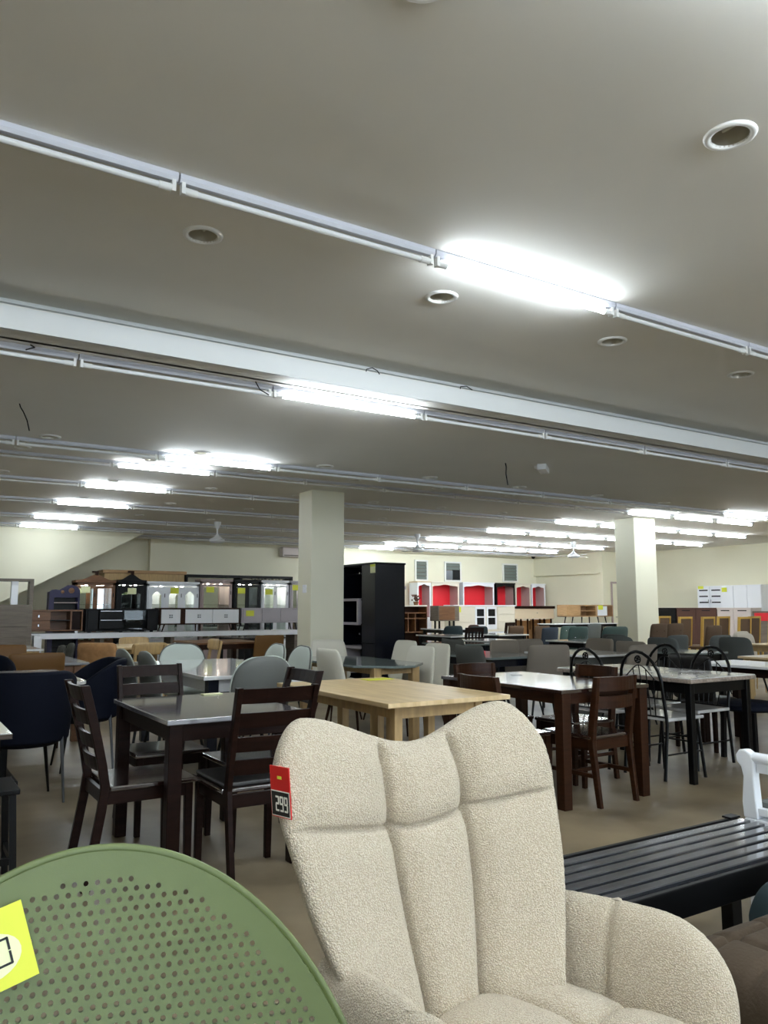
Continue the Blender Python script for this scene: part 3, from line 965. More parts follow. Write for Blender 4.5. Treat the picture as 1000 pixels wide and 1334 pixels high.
def make_armchair():
    r = thing('armchair', 'cream boucle winged armchair with channel-tufted back and a red price tag', 'armchair', (1.02, 1.09, 0), PI + R(13))
    # ---- backrest: local front +y, x mirrored by the half turn
    H0, H1 = 0.40, 1.0
    def yb(z):
        t = (z - 0.45) / 0.55
        return -0.225 - 0.12 * t - 0.01 * max(0, t) ** 2
    def hw(z):
        t = min(1.05, max(-0.1, (z - 0.45) / 0.5))
        return 0.243 + 0.105 * t - 0.035 * min(1, max(0, (0.76 - z) / 0.2)) ** 1.5
    def top_z(a):                                            # winged top line: dip in the middle
        a = a + 0.10 * (1 - abs(a))
        return 0.988 + 0.072 * (0.5 - 0.5 * math.cos(min(1, abs(a) / 0.82) * PI)) - 0.07 * max(0, (abs(a) - 0.76) / 0.24) ** 2.4
    SEAM = 0.27                                              # seams at a = +-SEAM
    def centre(a, v):
        z = H0 + (top_z(a) - H0) * v
        w = hw(z)
        wv = w * (1 - 0.07 * max(0, (v - 0.8) / 0.2) ** 2.2)
        x = a * wv
        curl = 0.125 * abs(a) ** 2.3 * (0.55 + 0.45 * min(1, max(0, (1.05 - z) / 0.5)))
        return x, yb(z) + curl, z
    def thick(a, v):
        return 0.06 * max(0, 1 - abs(a) ** 5) ** 0.5 * max(0, 1 - max(0, (v - 0.86) / 0.14) ** 2) ** 0.5
    def puff(a, v, x, z):
        # seams drift towards the middle near the top, as in sewn channels
        s = SEAM * (1 + 0.12 * math.sin(v * PI))
        a = a + 0.10 * (1 - abs(a))
        vs_ = (0.845 + 0.045 * max(0, abs(a) - 0.2) - H0) / (top_z(a) - H0)
        d1, d2 = abs(abs(a) - s) * 0.33, abs(v - vs_) * 0.6
        g = groove(d1, 0.006) * 0.030 + groove(d2, 0.005) * 0.013 + groove(d1, 0.028) * 0.024 + groove(d2, 0.026) * 0.012
        return -g
    def su(u):
        return math.sin((u - 0.5) * PI) * 0.5 + (u - 0.5) if False else math.sin((u - 0.5) * PI)
    def front(u, v):
        a, v = math.sin((u - 0.5) * PI), math.sin(v * PI / 2)
        x, y, z = centre(a, v)
        t = thick(a, v)
        return x, y + t + puff(a, v, x, z) * min(1, t / 0.05) ** 2 + fuzz((x, y, z), 0.0014), z + fuzz((z, x, y), 0.0012)
    def rear(u, v):
        a, v = math.sin((u - 0.5) * PI), math.sin(v * PI / 2)
        x, y, z = centre(a, v)
        return x, y - thick(a, v) + fuzz((x, y, z), 0.001), z
    mb = MB()
    mb.grid(front, 250, 230, flip=True)
    mb.grid(rear, 60, 50)
    bk = part('backrest', mb, 'boucle', r, smooth=True, angle=0)
    BR, cx, cy = R(-10), 0.012, -0.28          # the back sits a little askew on the swivel
    bk.rotation_euler = (0, 0, BR)
    bk.location = (cx + math.sin(BR) * cy, cy - math.cos(BR) * cy, 0)
    # ---- arms
    for s in (-1, 1):
        def cen(a, h):
            # a 0..1 back to front, h 0..1 bottom to top
            y = -0.28 + 0.48 * a
            zt = 0.662 + 0.012 * math.sin(a * PI) - 0.055 * max(0, (a - 0.7) / 0.3) ** 2
            z = 0.22 + (zt - 0.22) * h
            x = 0.232 + 0.06 * a ** 0.8 + (0.025 + 0.03 * a) * h
            return x, y, z
        def fn(side):
            def f(u, v):
                a = 0.5 + 0.5 * math.sin((u - 0.5) * PI)
                h = 1 - (1 - v) ** 1.5
                n = 5
                lim = max(0, 1 - max(0, 2 * a - 1) ** n) ** (1 / n)
                x, y, z = cen(a, h * (0.55 + 0.45 * lim) if a > 0.5 else h)
                t = 0.05 * max(0, 1 - max(0, 2 * a - 1) ** 6) ** 0.5 * max(0, 1 - max(0, 2 * h - 1) ** 5) ** 0.5
                dd = 0.0
                if side < 0:
                    dd = -groove((a - 0.52) * 0.47, 0.006) * 0.011 - groove((a - 0.52) * 0.47, 0.025) * 0.006
                x += side * (t + dd)
                x += fuzz((x * s, y, z), 0.0014)
                return s * x, y, z + fuzz((z, y, x), 0.0011)
            return f
        am = MB()
        am.grid(fn(-1), 110, 80, flip=(s < 0))
        am.grid(fn(1), 90, 70, flip=(s > 0))
        part('arm', am, 'boucle', r, smooth=True, angle=0)
    # ---- seat: one cushion with three channels and a cross seam
    def seat_top(u, v):
        a, b = math.sin((u - .5) * PI), math.sin((v - .5) * PI)
        k = max(0, 1 - abs(a) ** 5) ** 0.5 * max(0, 1 - abs(b) ** 6) ** 0.5
        x, y = a * (0.25 + 0.05 * (b + 1) / 2), 0.005 + b * 0.235
        d1, d2 = abs(abs(a) - 0.34) * 0.28, abs(b - 0.1) * 0.24
        g = groove(d1, 0.007) * 0.022 + groove(d2, 0.007) * 0.018 + groove(d1, 0.035) * 0.014 + groove(d2, 0.035) * 0.010
        return x, y, 0.432 + 0.113 * k - g * k + fuzz((x, y, 0.3), 0.0013)
    def seat_bot(u, v):
        x, y, z = seat_top(u, v)
        return x, y, 0.40 - 0.16 * max(0, 1 - abs(2 * u - 1) ** 6) ** 0.5 * max(0, 1 - abs(2 * v - 1) ** 6) ** 0.5
    sm = MB()
    sm.grid(seat_top, 120, 100)
    sm.grid(seat_bot, 20, 20, flip=True)
    part('seat', sm, 'boucle', r, smooth=True, angle=0)
    for sx in (-1, 1):
        for sy in (-1, 1):
            part('leg', MB().tube([(sx * 0.27, sy * 0.22, 0), (sx * 0.16, sy * 0.14, 0.26)], [0.012, 0.02], 10), 'blackmetal', r, smooth=True)
    # ---- price tag hung on the left edge of the back (seen from the front)
    tg = part('price_tag', MB().box(-0.037, 0.037, -0.0012, 0.0012, -0.1, 0.0), 'red', r)
    tg['label'] = 'red and black hanging price tag'
    tg.location = (0.362, -0.296, 0.996)
    tg.rotation_euler = (R(-3), R(3), R(-94))
    tg.scale = (0.8, 0.8, 0.86)
    part('white_edge', MB().box(-0.035, 0.035, 0.0013, 0.0018, -0.098, -0.048), 'paper', tg)
    part('number_panel', MB().box(-0.033, 0.033, 0.0018, 0.0024, -0.096, -0.05), 'ink', tg)
    for i, ch in enumerate('299'):
        # facing +y the figures run towards -x
        dm = digit(ch, 0, -0.088, 0.0135, 0.03, 0.0036, 0.0025, 0.003)
        x0 = 0.018 - i * 0.0165
        dm.v = [(x0 - x, y, z) for x, y, z in dm.v]
        dm.f = [f[::-1] for f in dm.f]
        part('figure', dm, 'paper', tg)
    part('eyelet', MB().box(-0.008, 0.008, 0.0013, 0.002, -0.025, -0.019), 'yellow', tg)
    return r
make_armchair()

# ------------------------------------------------------------------ the green perforated tub chair
def make_green_chair():
    ang = math.atan2(-0.97, -0.21) - PI / 2
    r = thing('plastic_chair', 'sage green perforated plastic tub chair with a yellow price tag', 'chair', (0.19, 0.80, 0), ang)
    A, B = 0.335, 0.45
    ZT = 0.965
    BEND0, RAD = 0.36, 0.13
    LEAN = R(17)
    def prof(q):
        # arc-length walk down the back, round the bend, along the seat
        y, z = -0.29, ZT
        if q <= BEND0:
            return y + q * math.sin(LEAN), z - q * math.cos(LEAN), LEAN
        y, z = y + BEND0 * math.sin(LEAN), z - BEND0 * math.cos(LEAN)
        tot = R(90) - LEAN + R(-4)
        s = q - BEND0
        if s < RAD * tot:
            a = s / RAD
            return (y + RAD * (math.cos(LEAN) - math.cos(LEAN + a)), z - RAD * (math.sin(LEAN + a) - math.sin(LEAN)), LEAN + a)
        a = tot
        y, z = y + RAD * (math.cos(LEAN) - math.cos(LEAN + a)), z - RAD * (math.sin(LEAN + a) - math.sin(LEAN))
        s -= RAD * tot
        return y + s * math.sin(LEAN + a), z - s * math.cos(LEAN + a), LEAN + a
    def surf(p, q, off=0.0):
        y, z, th = prof(q)
        rr = (p / A) ** 2 + ((q - B) / B) ** 2
        h = 0.60 * p * p + off
        if q < 0.25:
            h += 0.0
        return (p, y + h * math.cos(th), z + h * math.sin(th))
    P, Q = 0.0135, 0.0112
    bm_v, faces, idx = [], [], {}
    def vert(p, q):
        k = (round(p * 1e5), round(q * 1e5))
        if k not in idx:
            idx[k] = len(bm_v)
            e = math.hypot(p / A, (q - B) / B)
            if e > 0.992:
                p, q = p * 0.992 / e, B + (q - B) * 0.992 / e
            bm_v.append(surf(p, q))
        return idx[k]
    nq = int(2 * B / Q)
    npx = int(A / P) + 2
    for j in range(nq):
        q0, q1 = j * Q, (j + 1) * Q
        off = 0.0 if j % 2 == 0 else P / 2
        for i in range(-npx, npx + 1):
            p0 = i * P + off
            pc, qc = p0 + P / 2, (q0 + q1) / 2
            e = math.hypot(pc / A, (qc - B) / B)
            if e > 1.01:
                continue
            ring = [(p0, q0), (p0 + P / 2, q0), (p0 + P, q0), (p0 + P, qc), (p0 + P, q1), (p0 + P / 2, q1), (p0, q1), (p0, qc)]
            o = [vert(*c) for c in ring]
            if e < 0.925 and qc < 0.62:
                hr = 0.0033
                hid = []
                for (cp, cq) in ring:
                    a = math.atan2((cq - qc) / Q * P, cp - pc)
                    hid.append(vert(pc + hr * math.cos(a), qc + hr * math.sin(a)))
                for k in range(8):
                    k2 = (k + 1) % 8
                    faces.append((o[k2], o[k], hid[k], hid[k2]))
            else:
                faces.append(tuple(reversed(o)))
    mb = MB()
    mb.v, mb.f = bm_v, faces
    sh = part('shell', mb, 'green_plastic', r, smooth=True, angle=0.7)
    so = sh.modifiers.new('thickness', 'SOLIDIFY')
    so.thickness = 0.012
    so.offset = -1
    es = sh.modifiers.new('crisp_holes', 'EDGE_SPLIT')
    es.split_angle = R(40)
    # rolled rim: flat lip following the edge
    rim = MB()
    N = 140
    secs = 9
    n0 = 0
    for i in range(N):
        a = 2 * PI * i / N
        for k in range(secs):
            b = 2 * PI * k / secs
            wv = 1 - 0.010 + 0.022 * math.cos(b)
            rim.v.append(surf(A * wv * math.cos(a), B + B * wv * math.sin(a), 0.005 * math.sin(b) + 0.004 * math.cos(b)))
    for i in range(N):
        for k in range(secs):
            rim.f.append((i * secs + k, i * secs + (k + 1) % secs, ((i + 1) % N) * secs + (k + 1) % secs, ((i + 1) % N) * secs + k))
    part('rim', rim, 'green_plastic', r, smooth=True, angle=0)
    for sx in (-1, 1):
        for sy, yo in ((-1, -0.02), (1, 0.26)):
            part('leg', MB().tube([(sx * 0.25, yo + sy * 0.1, 0), (sx * 0.15, yo, 0.53)], [0.012, 0.018], 10), 'green_plastic', r, smooth=True)
    # yellow price tag on the inside of the back
    q = 0.062
    c = surf(0.128, q, 0.025)
    tg = part('price_tag', MB().box(-0.045, 0.045, -0.001, 0.001, -0.085, 0.0), 'yellow', r)
    tg['label'] = 'yellow price tag with a pale oval'
    tg.location = c
    tg.rotation_euler = (R(14), R(15), R(12))
    ov = MB()
    pts = [(0.034 * math.cos(2 * PI * i / 24), 0.0245 * math.sin(2 * PI * i / 24) - 0.048) for i in range(24)]
    ov.v = [(x, 0.0014, z) for x, z in pts]
    ov.f = [tuple(range(24))[::-1]]
    part('oval', ov, 'ovalpaper', tg)
    dm = digit('0', 0, -0.062, 0.017, 0.03, 0.0026, 0.0016, 0.0021)
    dm.v = [(-0.006 - x, y, z) for x, y, z in dm.v]
    dm.f = [f[::-1] for f in dm.f]
    part('figure', dm, 'ink', tg)
    return r
make_green_chair()

# ------------------------------------------------------------------ bench, white settee and ottomans at the right
b = thing('slatted_bench', 'black slatted wooden bench behind the cream armchair', 'bench', (2.17, 1.81, 0), 0)
L, Wd = 0.75, 0.19
for i in range(6):
    y0 = -Wd + 0.012 + i * (2 * Wd - 0.024) / 6
    part('slat', MB().box(-L + 0.01, L - 0.01, y0 + 0.010, y0 + 0.05, 0.434, 0.45), 'bench', b, bevel=0.003)
part('frame', MB().box(-L, L, -Wd - 0.018, -Wd, 0.36, 0.448).box(-L, L, Wd, Wd + 0.018, 0.36, 0.448)
     .box(-L, -L + 0.025, -Wd, Wd, 0.37, 0.43).box(L - 0.025, L, -Wd, Wd, 0.37, 0.43).box(-0.02, 0.02, -Wd, Wd, 0.38, 0.43), 'bench_body', b, bevel=0.003)
part('end_strip', MB().box(L - 0.06, L, Wd - 0.01, Wd + 0.03, 0.448, 0.455), 'bench_body', b)
for sx in (-1, 1):
    for sy in (-1, 1):
        part('leg', MB().cbox(sx * (L - 0.1), sy * (Wd - 0.02), 0.06, 0.05, 0, 0.37), 'bench_body', b, bevel=0.003)

s = thing('white_settee', 'white wooden settee with scrolled arm and slate seat cushion at the right edge', 'settee', (2.99, 1.98, 0), 0)
def scroll_post(y):
    pr = [(-0.028, 0.44), (-0.032, 0.50), (-0.026, 0.56), (-0.022, 0.60), (-0.03, 0.635), (-0.048, 0.655), (-0.052, 0.68), (-0.035, 0.702), (-0.008, 0.705),
          (0.018, 0.69), (0.026, 0.66), (0.024, 0.6), (0.03, 0.5), (0.034, 0.44)]
    return MB().prism_y([(yy, z) for yy, z in reversed(pr)], -0.022, 0.022)
def turn90(mb, x, y):
    # profile drawn along x becomes profile along y, facing the arm's end
    mb.v = [(x + b_, y - a_, z) for a_, b_, z in mb.v]
    mb.f = [f[::-1] for f in mb.f]
    return mb
part('arm_post', turn90(scroll_post(0), 0.0, 0.0), 'whitelacq', s, bevel=0.006)
part('arm_rail', MB().tube([(0.0, -0.02, 0.675), (0.0, -0.56, 0.675)], 0.022, 12), 'whitelacq', s, smooth=True)
part('arm_panel', MB().box(-0.008, 0.008, -0.56, -0.03, 0.62, 0.67), 'whitelacq', s)
part('lower_rail', MB().box(-0.014, 0.014, -0.56, -0.03, 0.455, 0.485), 'whitelacq', s, bevel=0.003)
part('leg', MB().sweep([(0, 0, 0), (0, 0, 0.44)], 0.05, 0.045, (0.75, 1)), 'whitelacq', s, bevel=0.004)
part('leg', MB().sweep([(0, -0.56, 0), (0, -0.56, 0.68)], 0.05, 0.045, (0.75, 1)), 'whitelacq', s, bevel=0.004)
part('seat_frame', MB().box(-0.02, 1.1, -0.58, 0.02, 0.36, 0.44), 'whitelacq', s, bevel=0.004)
part('seat_cushion', MB().box(0.03, 1.08, -0.55, 0.01, 0.44, 0.505), 'dkgreycush', s, bevel=0.02)
for y in (0, -0.56):
    part('leg', MB().sweep([(1.08, y, 0), (1.08, y, 0.44)], 0.05, 0.045, (0.75, 1)), 'whitelacq', s, bevel=0.004)

def ottoman(loc, w, d, h, m, label):
    r = thing('ottoman', label, 'ottoman', loc)
    def dents(u, v):
        a, b_ = math.sin((u - .5) * PI), math.sin((v - .5) * PI)
        k = max(0, 1 - abs(a) ** 6) ** 0.4 * max(0, 1 - abs(b_) ** 6) ** 0.4
        g = sum(groove((a - s_) * w / 2, 0.010) + groove((b_ - s_) * d / 2, 0.010) for s_ in (-0.45, 0.15, 0.62)) * 0.02
        return a * w / 2, b_ * d / 2, h - 0.12 + 0.12 * k - g * k
    mb = MB()
    mb.grid(dents, 90, 90)
    def low(u, v):
        x, y, z = dents(u, v)
        return x, y, (h - 0.12) - 0.14 * max(0, 1 - abs(2 * u - 1) ** 8) ** 0.5 * max(0, 1 - abs(2 * v - 1) ** 8) ** 0.5
    mb.grid(low, 40, 40, flip=True)
    part('cushion', mb, m, r, smooth=True, angle=0)
    for sx in (-1, 1):
        for sy in (-1, 1):
            part('leg', MB().tube([(sx * w * 0.38, sy * d * 0.38, 0), (sx * w * 0.34, sy * d * 0.34, h - 0.2)], [0.012, 0.02], 8), 'black', r)
    return r
ottoman((2.0, 1.14, 0), 0.56, 0.56, 0.45, 'ottoman', 'brown suede tufted ottoman at the right edge beside the cream armchair')
ottoman((2.47, 1.35, 0), 0.36, 0.4, 0.46, 'tealfab', 'dark teal ottoman between brown ottoman and slatted bench')

# ------------------------------------------------------------------ first row of dining sets
ladder_wood, ladder_pad = Kind(lambda: ladder_chair(False)), Kind(lambda: ladder_chair(True))
# T0, cut by the left frame edge
table('dining_table', 'dark wooden dining table cut off by the left edge', -0.55, 0.49, 3.7, 4.75, 'darktop', 'darkwood')
st = thing('bar_stool', 'black metal stool with a grey seat under the leftmost table', 'stool', (0.42, 4.2, 0))
part('seat', MB().box(-0.16, 0.16, -0.16, 0.16, 0.425, 0.45), 'black', st, bevel=0.004)
for sx in (-1, 1):
    for sy in (-1, 1):
        part('leg', MB().sweep([(sx * 0.15, sy * 0.15, 0), (sx * 0.13, sy * 0.13, 0.43)], 0.03, 0.03), 'blackmetal', st)
part('foot_rail', MB().box(-0.14, 0.14, -0.155, -0.135, 0.12, 0.15).box(0.135, 0.155, -0.14, 0.14, 0.12, 0.15), 'blackmetal', st)
# T1
table('dining_table', 'dark wenge dining table with four ladder-back chairs', 1.15, 1.88, 3.72, 4.75, 'wenge_reflect', 'darkwood', leg=0.068, inset=0.015)
GL = 'dark ladder-back chairs'
ladder_wood.put((1.115, 4.06), -PI / 2, 'dark ladder-back chair at the left end of the wenge table', GL)
ladder_pad.put((1.56, 3.70), 0, 'dark ladder-back chair with black leather seat just left of the armchair', GL)
ladder_wood.put((1.46, 4.82), PI, 'dark ladder-back chair on the far side of the wenge table', GL)
ladder_wood.put((1.82, 4.26), PI / 2, 'dark ladder-back chair at the right end of the wenge table', GL)
o = obj('price_card', MB().box(-0.06, 0.06, -0.03, 0.03, 0, 0.004).mesh('price_card'), 'ovalpaper')
o.location = (1.72, 4.7, 0.751)
tag(o, 'pale card lying on the far edge of the wenge table', 'card')
# T3 light wood drop-leaf table
t3 = table('dining_table', 'light wooden drop-leaf dining table right behind the armchair', 2.37, 3.25, 3.72, 5.18, 'oak', 'oak_leg', leg=0.055, inset=0.12, t=0.028)
for sx in (-1, 1):
    for sy in (-0.3, 0.3):
        part('gate_leg', MB().cbox(sx * 0.14, sy, 0.05, 0.05, 0, 0.7), 'oak_leg', t3)
for sy in (-0.62, -0.3, 0.3):
    part('stretcher', MB().box(-0.3, 0.3, sy - 0.015, sy + 0.015, 0.2, 0.26), 'oak_leg', t3)
o = obj('price_card', MB().box(-0.11, 0.11, -0.06, 0.06, 0, 0.003).mesh('price_card'), 'yellow')
o.location = (3.1, 5.02, 0.751)
tag(o, 'yellow card lying on the far edge of the light wooden table', 'card')
# T2 walnut table with white-looking gloss top and diamond inlay
t2 = table('dining_table', 'walnut dining table with mirror-glossy top and small diamond inlay', 3.69, 4.52, 3.73, 5.03, 'darktop', 'brownwood', leg=0.075, inset=0.01, apron=0.07)
di = MB()
di.v = [(-0.05, 0, 0.7512), (0, -0.075, 0.7512), (0.05, 0, 0.7512), (0, 0.075, 0.7512)]
di.f = [(0, 1, 2, 3)]
io = part('inlay', di, 'black', t2)
io.location = (0.12, 0.38, 0)
curved = Kind(curved_chair)
GC = 'walnut dining chairs'
curved.put((4.12, 3.93), R(3), 'walnut chair with curved back rails on the near side of the inlaid table', GC)
curved.put((3.64, 4.21), -PI / 2, 'walnut chair at the left end of the inlaid table', GC)
curved.put((4.10, 4.88), PI, 'walnut chair on the far side of the inlaid table', GC)
curved.put((4.5, 4.42), PI / 2, 'walnut chair at the right end of the inlaid table', GC)
# T6 marble-top metal table, hoop-back chairs
table('dining_table', 'black metal dining table with speckled stone top and four hoop-back chairs', 5.0, 5.79, 3.75, 5.1, 'marble', 'blackmetal', leg=0.05, inset=0.03, t=0.025,
      edge_m='stone_edge', h=0.76)
hoop = Kind(hoop_chair)
GH = 'black hoop-back metal chairs'
hoop.put((5.10, 4.62), -PI / 2, 'black hoop-back metal chair behind the walnut chair at the stone-top table', GH)
hoop.put((5.11, 4.1), -PI / 2, 'black hoop-back metal chair at the near left of the stone-top table', GH)
hoop.put((5.72, 4.74), PI / 2, 'black hoop-back metal chair at the far right of the stone-top table', GH)
hoop.put((5.72, 4.27), PI / 2, 'black hoop-back metal chair at the near right of the stone-top table', GH)
# T7 dark table at the right edge with navy stools
table('dining_table', 'dark wooden dining table with its reflection painted as a pale top at the right frame edge', 6.68, 7.36, 3.5, 5.0, 'whitegloss', 'darkwood')  # white top colour stands in for bright reflection on dark wood
def navy_stool():
    r = thing('padded_stool', '', 'stool')
    part('seat', MB().lathe([(0.001, 0.4), (0.2, 0.4), (0.235, 0.42), (0.235, 0.45), (0.2, 0.475), (0.001, 0.48)], 24), 'navyfab', r, smooth=True)
    for sx in (-1, 1):
        for sy in (-1, 1):
            part('leg', MB().sweep([(sx * 0.15, sy * 0.15, 0), (sx * 0.14, sy * 0.14, 0.4)], 0.036, 0.036), 'black', r)
    return r
ns = Kind(navy_stool)
ns.put((6.35, 4.2), 0, 'navy padded stool right of the stone-top table', 'navy stools')
ns.put((6.95, 3.95), 0, 'navy padded stool at the right frame edge', 'navy stools')
chair_dw = Kind(lambda: soft_chair('blackleather', W=0.46, H=0.86, n=8, legm='darkwood', legs='post', name='dining_chair', curv=0.2))
chair_dw.put((6.5, 4.7), -PI / 2, 'dark brown padded chair between stone-top table and right edge table', 'dark padded chairs')

# ------------------------------------------------------------------ second row and the field of chairs
FACE = {'+X': (-PI / 2, 1, 0), '-X': (PI / 2, -1, 0), '+Y': (0, 0, 1), '-Y': (PI, 0, -1)}
def seat_at(kind, xb, yb, face, label, group, turn=0.0):
    """xb, yb: where the top of the backrest stands"""
    rz, dx, dy = FACE[face]
    kind.put((xb + 0.26 * dx, yb + 0.26 * dy), rz + R(turn), label, group)

grey_round = Kind(lambda: soft_chair('greyfab', W=0.48, H=0.92, n=2.6, curv=0.7, taper=1.0, legm='black', piping='palefab'))
pale_round = Kind(lambda: soft_chair('palefab', W=0.5, H=0.9, n=2.6, curv=0.6, legm='navyleg', piping='greyfab'))
cream = Kind(lambda: soft_chair('creamfab', W=0.44, H=0.9, n=9, taper=1.28, curv=0.5, legm='brownwood'))
charcoal = Kind(lambda: soft_chair('charfab', W=0.46, H=0.88, n=12, taper=1.15, curv=0.6, legm='black', top=lambda x: 0.35 * x * x))
taupe = Kind(lambda: soft_chair('taupefab', W=0.46, H=0.88, n=10, taper=1.12, curv=0.5, legm='black'))
taupe_low = Kind(lambda: soft_chair('charfab', W=0.44, H=0.74, n=4, curv=0.5, legm='black'))
teal = Kind(lambda: soft_chair('tealfab', W=0.5, H=0.88, n=7, taper=1.35, curv=0.3, legm='black'))
brown = Kind(lambda: soft_chair('brownfab', W=0.46, H=0.88, n=9, curv=0.3, legm='black'))
brown_plain = Kind(lambda: soft_chair('brownfab', W=0.42, H=0.99, n=10, curv=0.2, legm='black'))
rust = Kind(lambda: soft_chair('redbrownfab', W=0.44, H=0.88, n=5, curv=0.3, legm='black'))
blue = Kind(lambda: soft_chair('bluefab', W=0.46, H=0.88, n=12, curv=0.3, legm='black'))
BT = [(-0.12, 0.33), (0, 0.33), (0.12, 0.33), (-0.06, 0.22), (0.06, 0.22), (-0.12, 0.12), (0.12, 0.12)]
green = Kind(lambda: soft_chair('greenfab', W=0.5, H=0.88, n=7, curv=0.4, legm='black', buttons=BT))
green96 = Kind(lambda: soft_chair('greenfab', W=0.48, H=0.96, n=7, curv=0.4, legm='black', buttons=BT))
green_wide = Kind(lambda: soft_chair('greenfab', W=0.64, H=0.96, n=7, curv=0.25, legm='black', buttons=[(x * 1.3, z) for x, z in BT]))
brown_tuft = Kind(lambda: soft_chair('brownfab', W=0.42, H=1.02, n=10, curv=0.3, legm='black', legs='post',
                                     buttons=[(-0.09, 0.46), (0.09, 0.46), (-0.09, 0.3), (0.09, 0.3)],
                                     dent=lambda x, z: 0.0))
gold = Kind(lambda: soft_chair('brownfab', W=0.4, H=1.06, n=14, curv=0.0, legm='goldframe', legs='post', frame='goldframe', T=0.05, lean=0.08))
beige = Kind(lambda: soft_chair('beigefab', W=0.46, H=0.88, n=5, curv=0.5, legm='oak_leg'))
tan = Kind(lambda: soft_chair('tanfab', W=0.48, H=0.87, n=14, curv=0.05, T=0.05, legm='brownwood', legs='post'))
slate = Kind(lambda: soft_chair('dkgreycush', W=0.5, H=0.88, n=6, taper=1.1, curv=0.6, legm='black'))
tub = Kind(lambda: tub_chair('navyfab'))

# T5: white gloss table
t5 = table('dining_table', 'white glossy dining table with thick navy legs and pale round-backed chairs', 2.1, 3.12, 5.92, 7.95, 'whitegloss', 'navyleg', leg=0.085, inset=0.06, apron=0.1, apron_m='whitelacq', t=0.03)
seat_at(grey_round, 2.40, 5.45, '+Y', 'dark grey round-backed chair on the near side of the white table', 'grey round-backed chairs')
seat_at(grey_round, 1.78, 7.12, '+X', 'grey round-backed chair at the far left of the white table', 'grey round-backed chairs')
seat_at(grey_round, 1.84, 6.62, '+X', 'grey round-backed chair at the near left of the white table', 'grey round-backed chairs')
seat_at(pale_round, 2.70, 8.35, '-Y', 'pale round-backed chair at the far end of the white table', 'pale round-backed chairs')
seat_at(pale_round, 3.56, 7.75, '-X', 'pale round-backed chair at the far right of the white table', 'pale round-backed chairs')
seat_at(pale_round, 3.57, 7.17, '-X', 'pale round-backed chair at the near right of the white table', 'pale round-backed chairs')
# T4: grey glass table
table('dining_table', 'octagonal wooden dining table with grey glass top and cream chairs', 3.66, 4.44, 6.06, 7.8, 'greytop', 'oak_leg', cham=0.28, leg=0.08, inset=0.14, apron=0.06, t=0.022)
seat_at(cream, 3.52, 6.6, '+X', 'cream padded chair at the left of the grey glass table', 'cream padded chairs')
seat_at(cream, 4.52, 8.45, '-Y', 'cream padded chair before the tall column, far side of the grey glass table', 'cream padded chairs')
seat_at(cream, 5.2, 7.75, '-X', 'cream padded chair against the tall dark wardrobe', 'cream padded chairs')
seat_at(cream, 4.55, 6.5, '-X', 'large cream padded chair at the near right of the grey glass table', 'cream padded chairs')
seat_at(cream, 5.05, 6.92, '-X', 'cream padded chair peeking out right of the large cream chair', 'cream padded chairs')
# TL: navy tub chairs
table('dining_table', 'pale glossy dining table with round corners among navy tub chairs', 0.25, 1.28, 6.02, 7.36, 'marble', 'black', round_c=0.1, pedestal=True)
GN = 'navy tub chairs'
tub.put((0.85, 5.88), 0, 'navy tub chair with its back to the viewer at the left', GN)
tub.put((1.42, 6.85), PI / 2, 'navy tub chair seen from the side behind the ladder-back chair', GN)
tub.put((0.7, 7.6), PI, 'navy tub chair at the far left frame edge', GN)
# TL2
table('dining_table', 'grey marble dining table with tan leather chairs at the left', 0.55, 1.72, 8.1, 9.55, 'marble_grey', 'midwood', leg=0.07, inset=0.06)
seat_at(tan, 1.2, 7.8, '+Y', 'tan leather chair on the near side of the grey marble table', 'tan leather chairs')
seat_at(tan, 1.14, 9.72, '-Y', 'tan leather chair on the far side of the grey marble table', 'tan leather chairs')
table('dining_table', 'white table far behind the tan chairs below the shelf', 0.9, 1.76, 11.0, 12.1, 'whitegloss', 'oak_leg')
seat_at(taupe_low, 2.25, 12.3, '-X', 'grey chair right of the white table below the shelf', 'chairs below the display shelf')
seat_at(taupe_low, 2.5, 12.95, '-X', 'second grey chair right of the white table below the shelf', 'chairs below the display shelf')
# wrapped light wood set
r = thing('round_table', 'light wooden oval table with rails below the long display shelf', 'table', (3.15, 11.6, 0))
part('tabletop', MB().prism_z([(0.62 * math.cos(2 * PI * i / 28), 0.6 * math.sin(2 * PI * i / 28)) for i in range(28)], 0.71, 0.74), 'oak', r, bevel=0.005)
for a in range(4):
    x, y = 0.42 * math.cos(PI / 4 + a * PI / 2), 0.42 * math.sin(PI / 4 + a * PI / 2)
    part('leg', MB().sweep([(x * 1.1, y * 1.1, 0), (x, y, 0.71)], 0.06, 0.06), 'oak_leg', r)
part('apron', MB().lathe([(0.4, 0.64), (0.42, 0.64), (0.42, 0.71), (0.4, 0.71)], 20), 'oak_leg', r)
def wood_chair(wrapped):
    r = thing('wooden_chair', '', 'chair')
    m = 'oak_leg'
    for s_ in (-1, 1):
        part('rear_leg', MB().sweep([(s_ * 0.19, -0.22, 0), (s_ * 0.19, -0.19, 0.43), (s_ * 0.19, -0.25, 0.8)], 0.035, 0.035), m, r)
        part('leg', MB().sweep([(s_ * 0.19, 0.2, 0), (s_ * 0.18, 0.18, 0.43)], 0.035, 0.035), m, r)
    part('seat', MB().box(-0.21, 0.21, -0.2, 0.21, 0.42, 0.45), m, r, bevel=0.01)
    bk = part('backrest', pad(0.46, 0.16, 0.03, n=5, curv=0.4, lean=0.15), m, r, smooth=True, angle=0)
    bk.location = (0, -0.21, 0.67)
    if wrapped:
        wr = part('paper_wrap', pad(0.5, 0.42, 0.12, n=9, curv=0.4, lean=0.15, dent=lambda x, z: 0.012 * math.sin(x * 60 + z * 31)), 'kraft', r, smooth=True, angle=0.4)
        wr.location = (0, -0.2, 0.44)
    return r
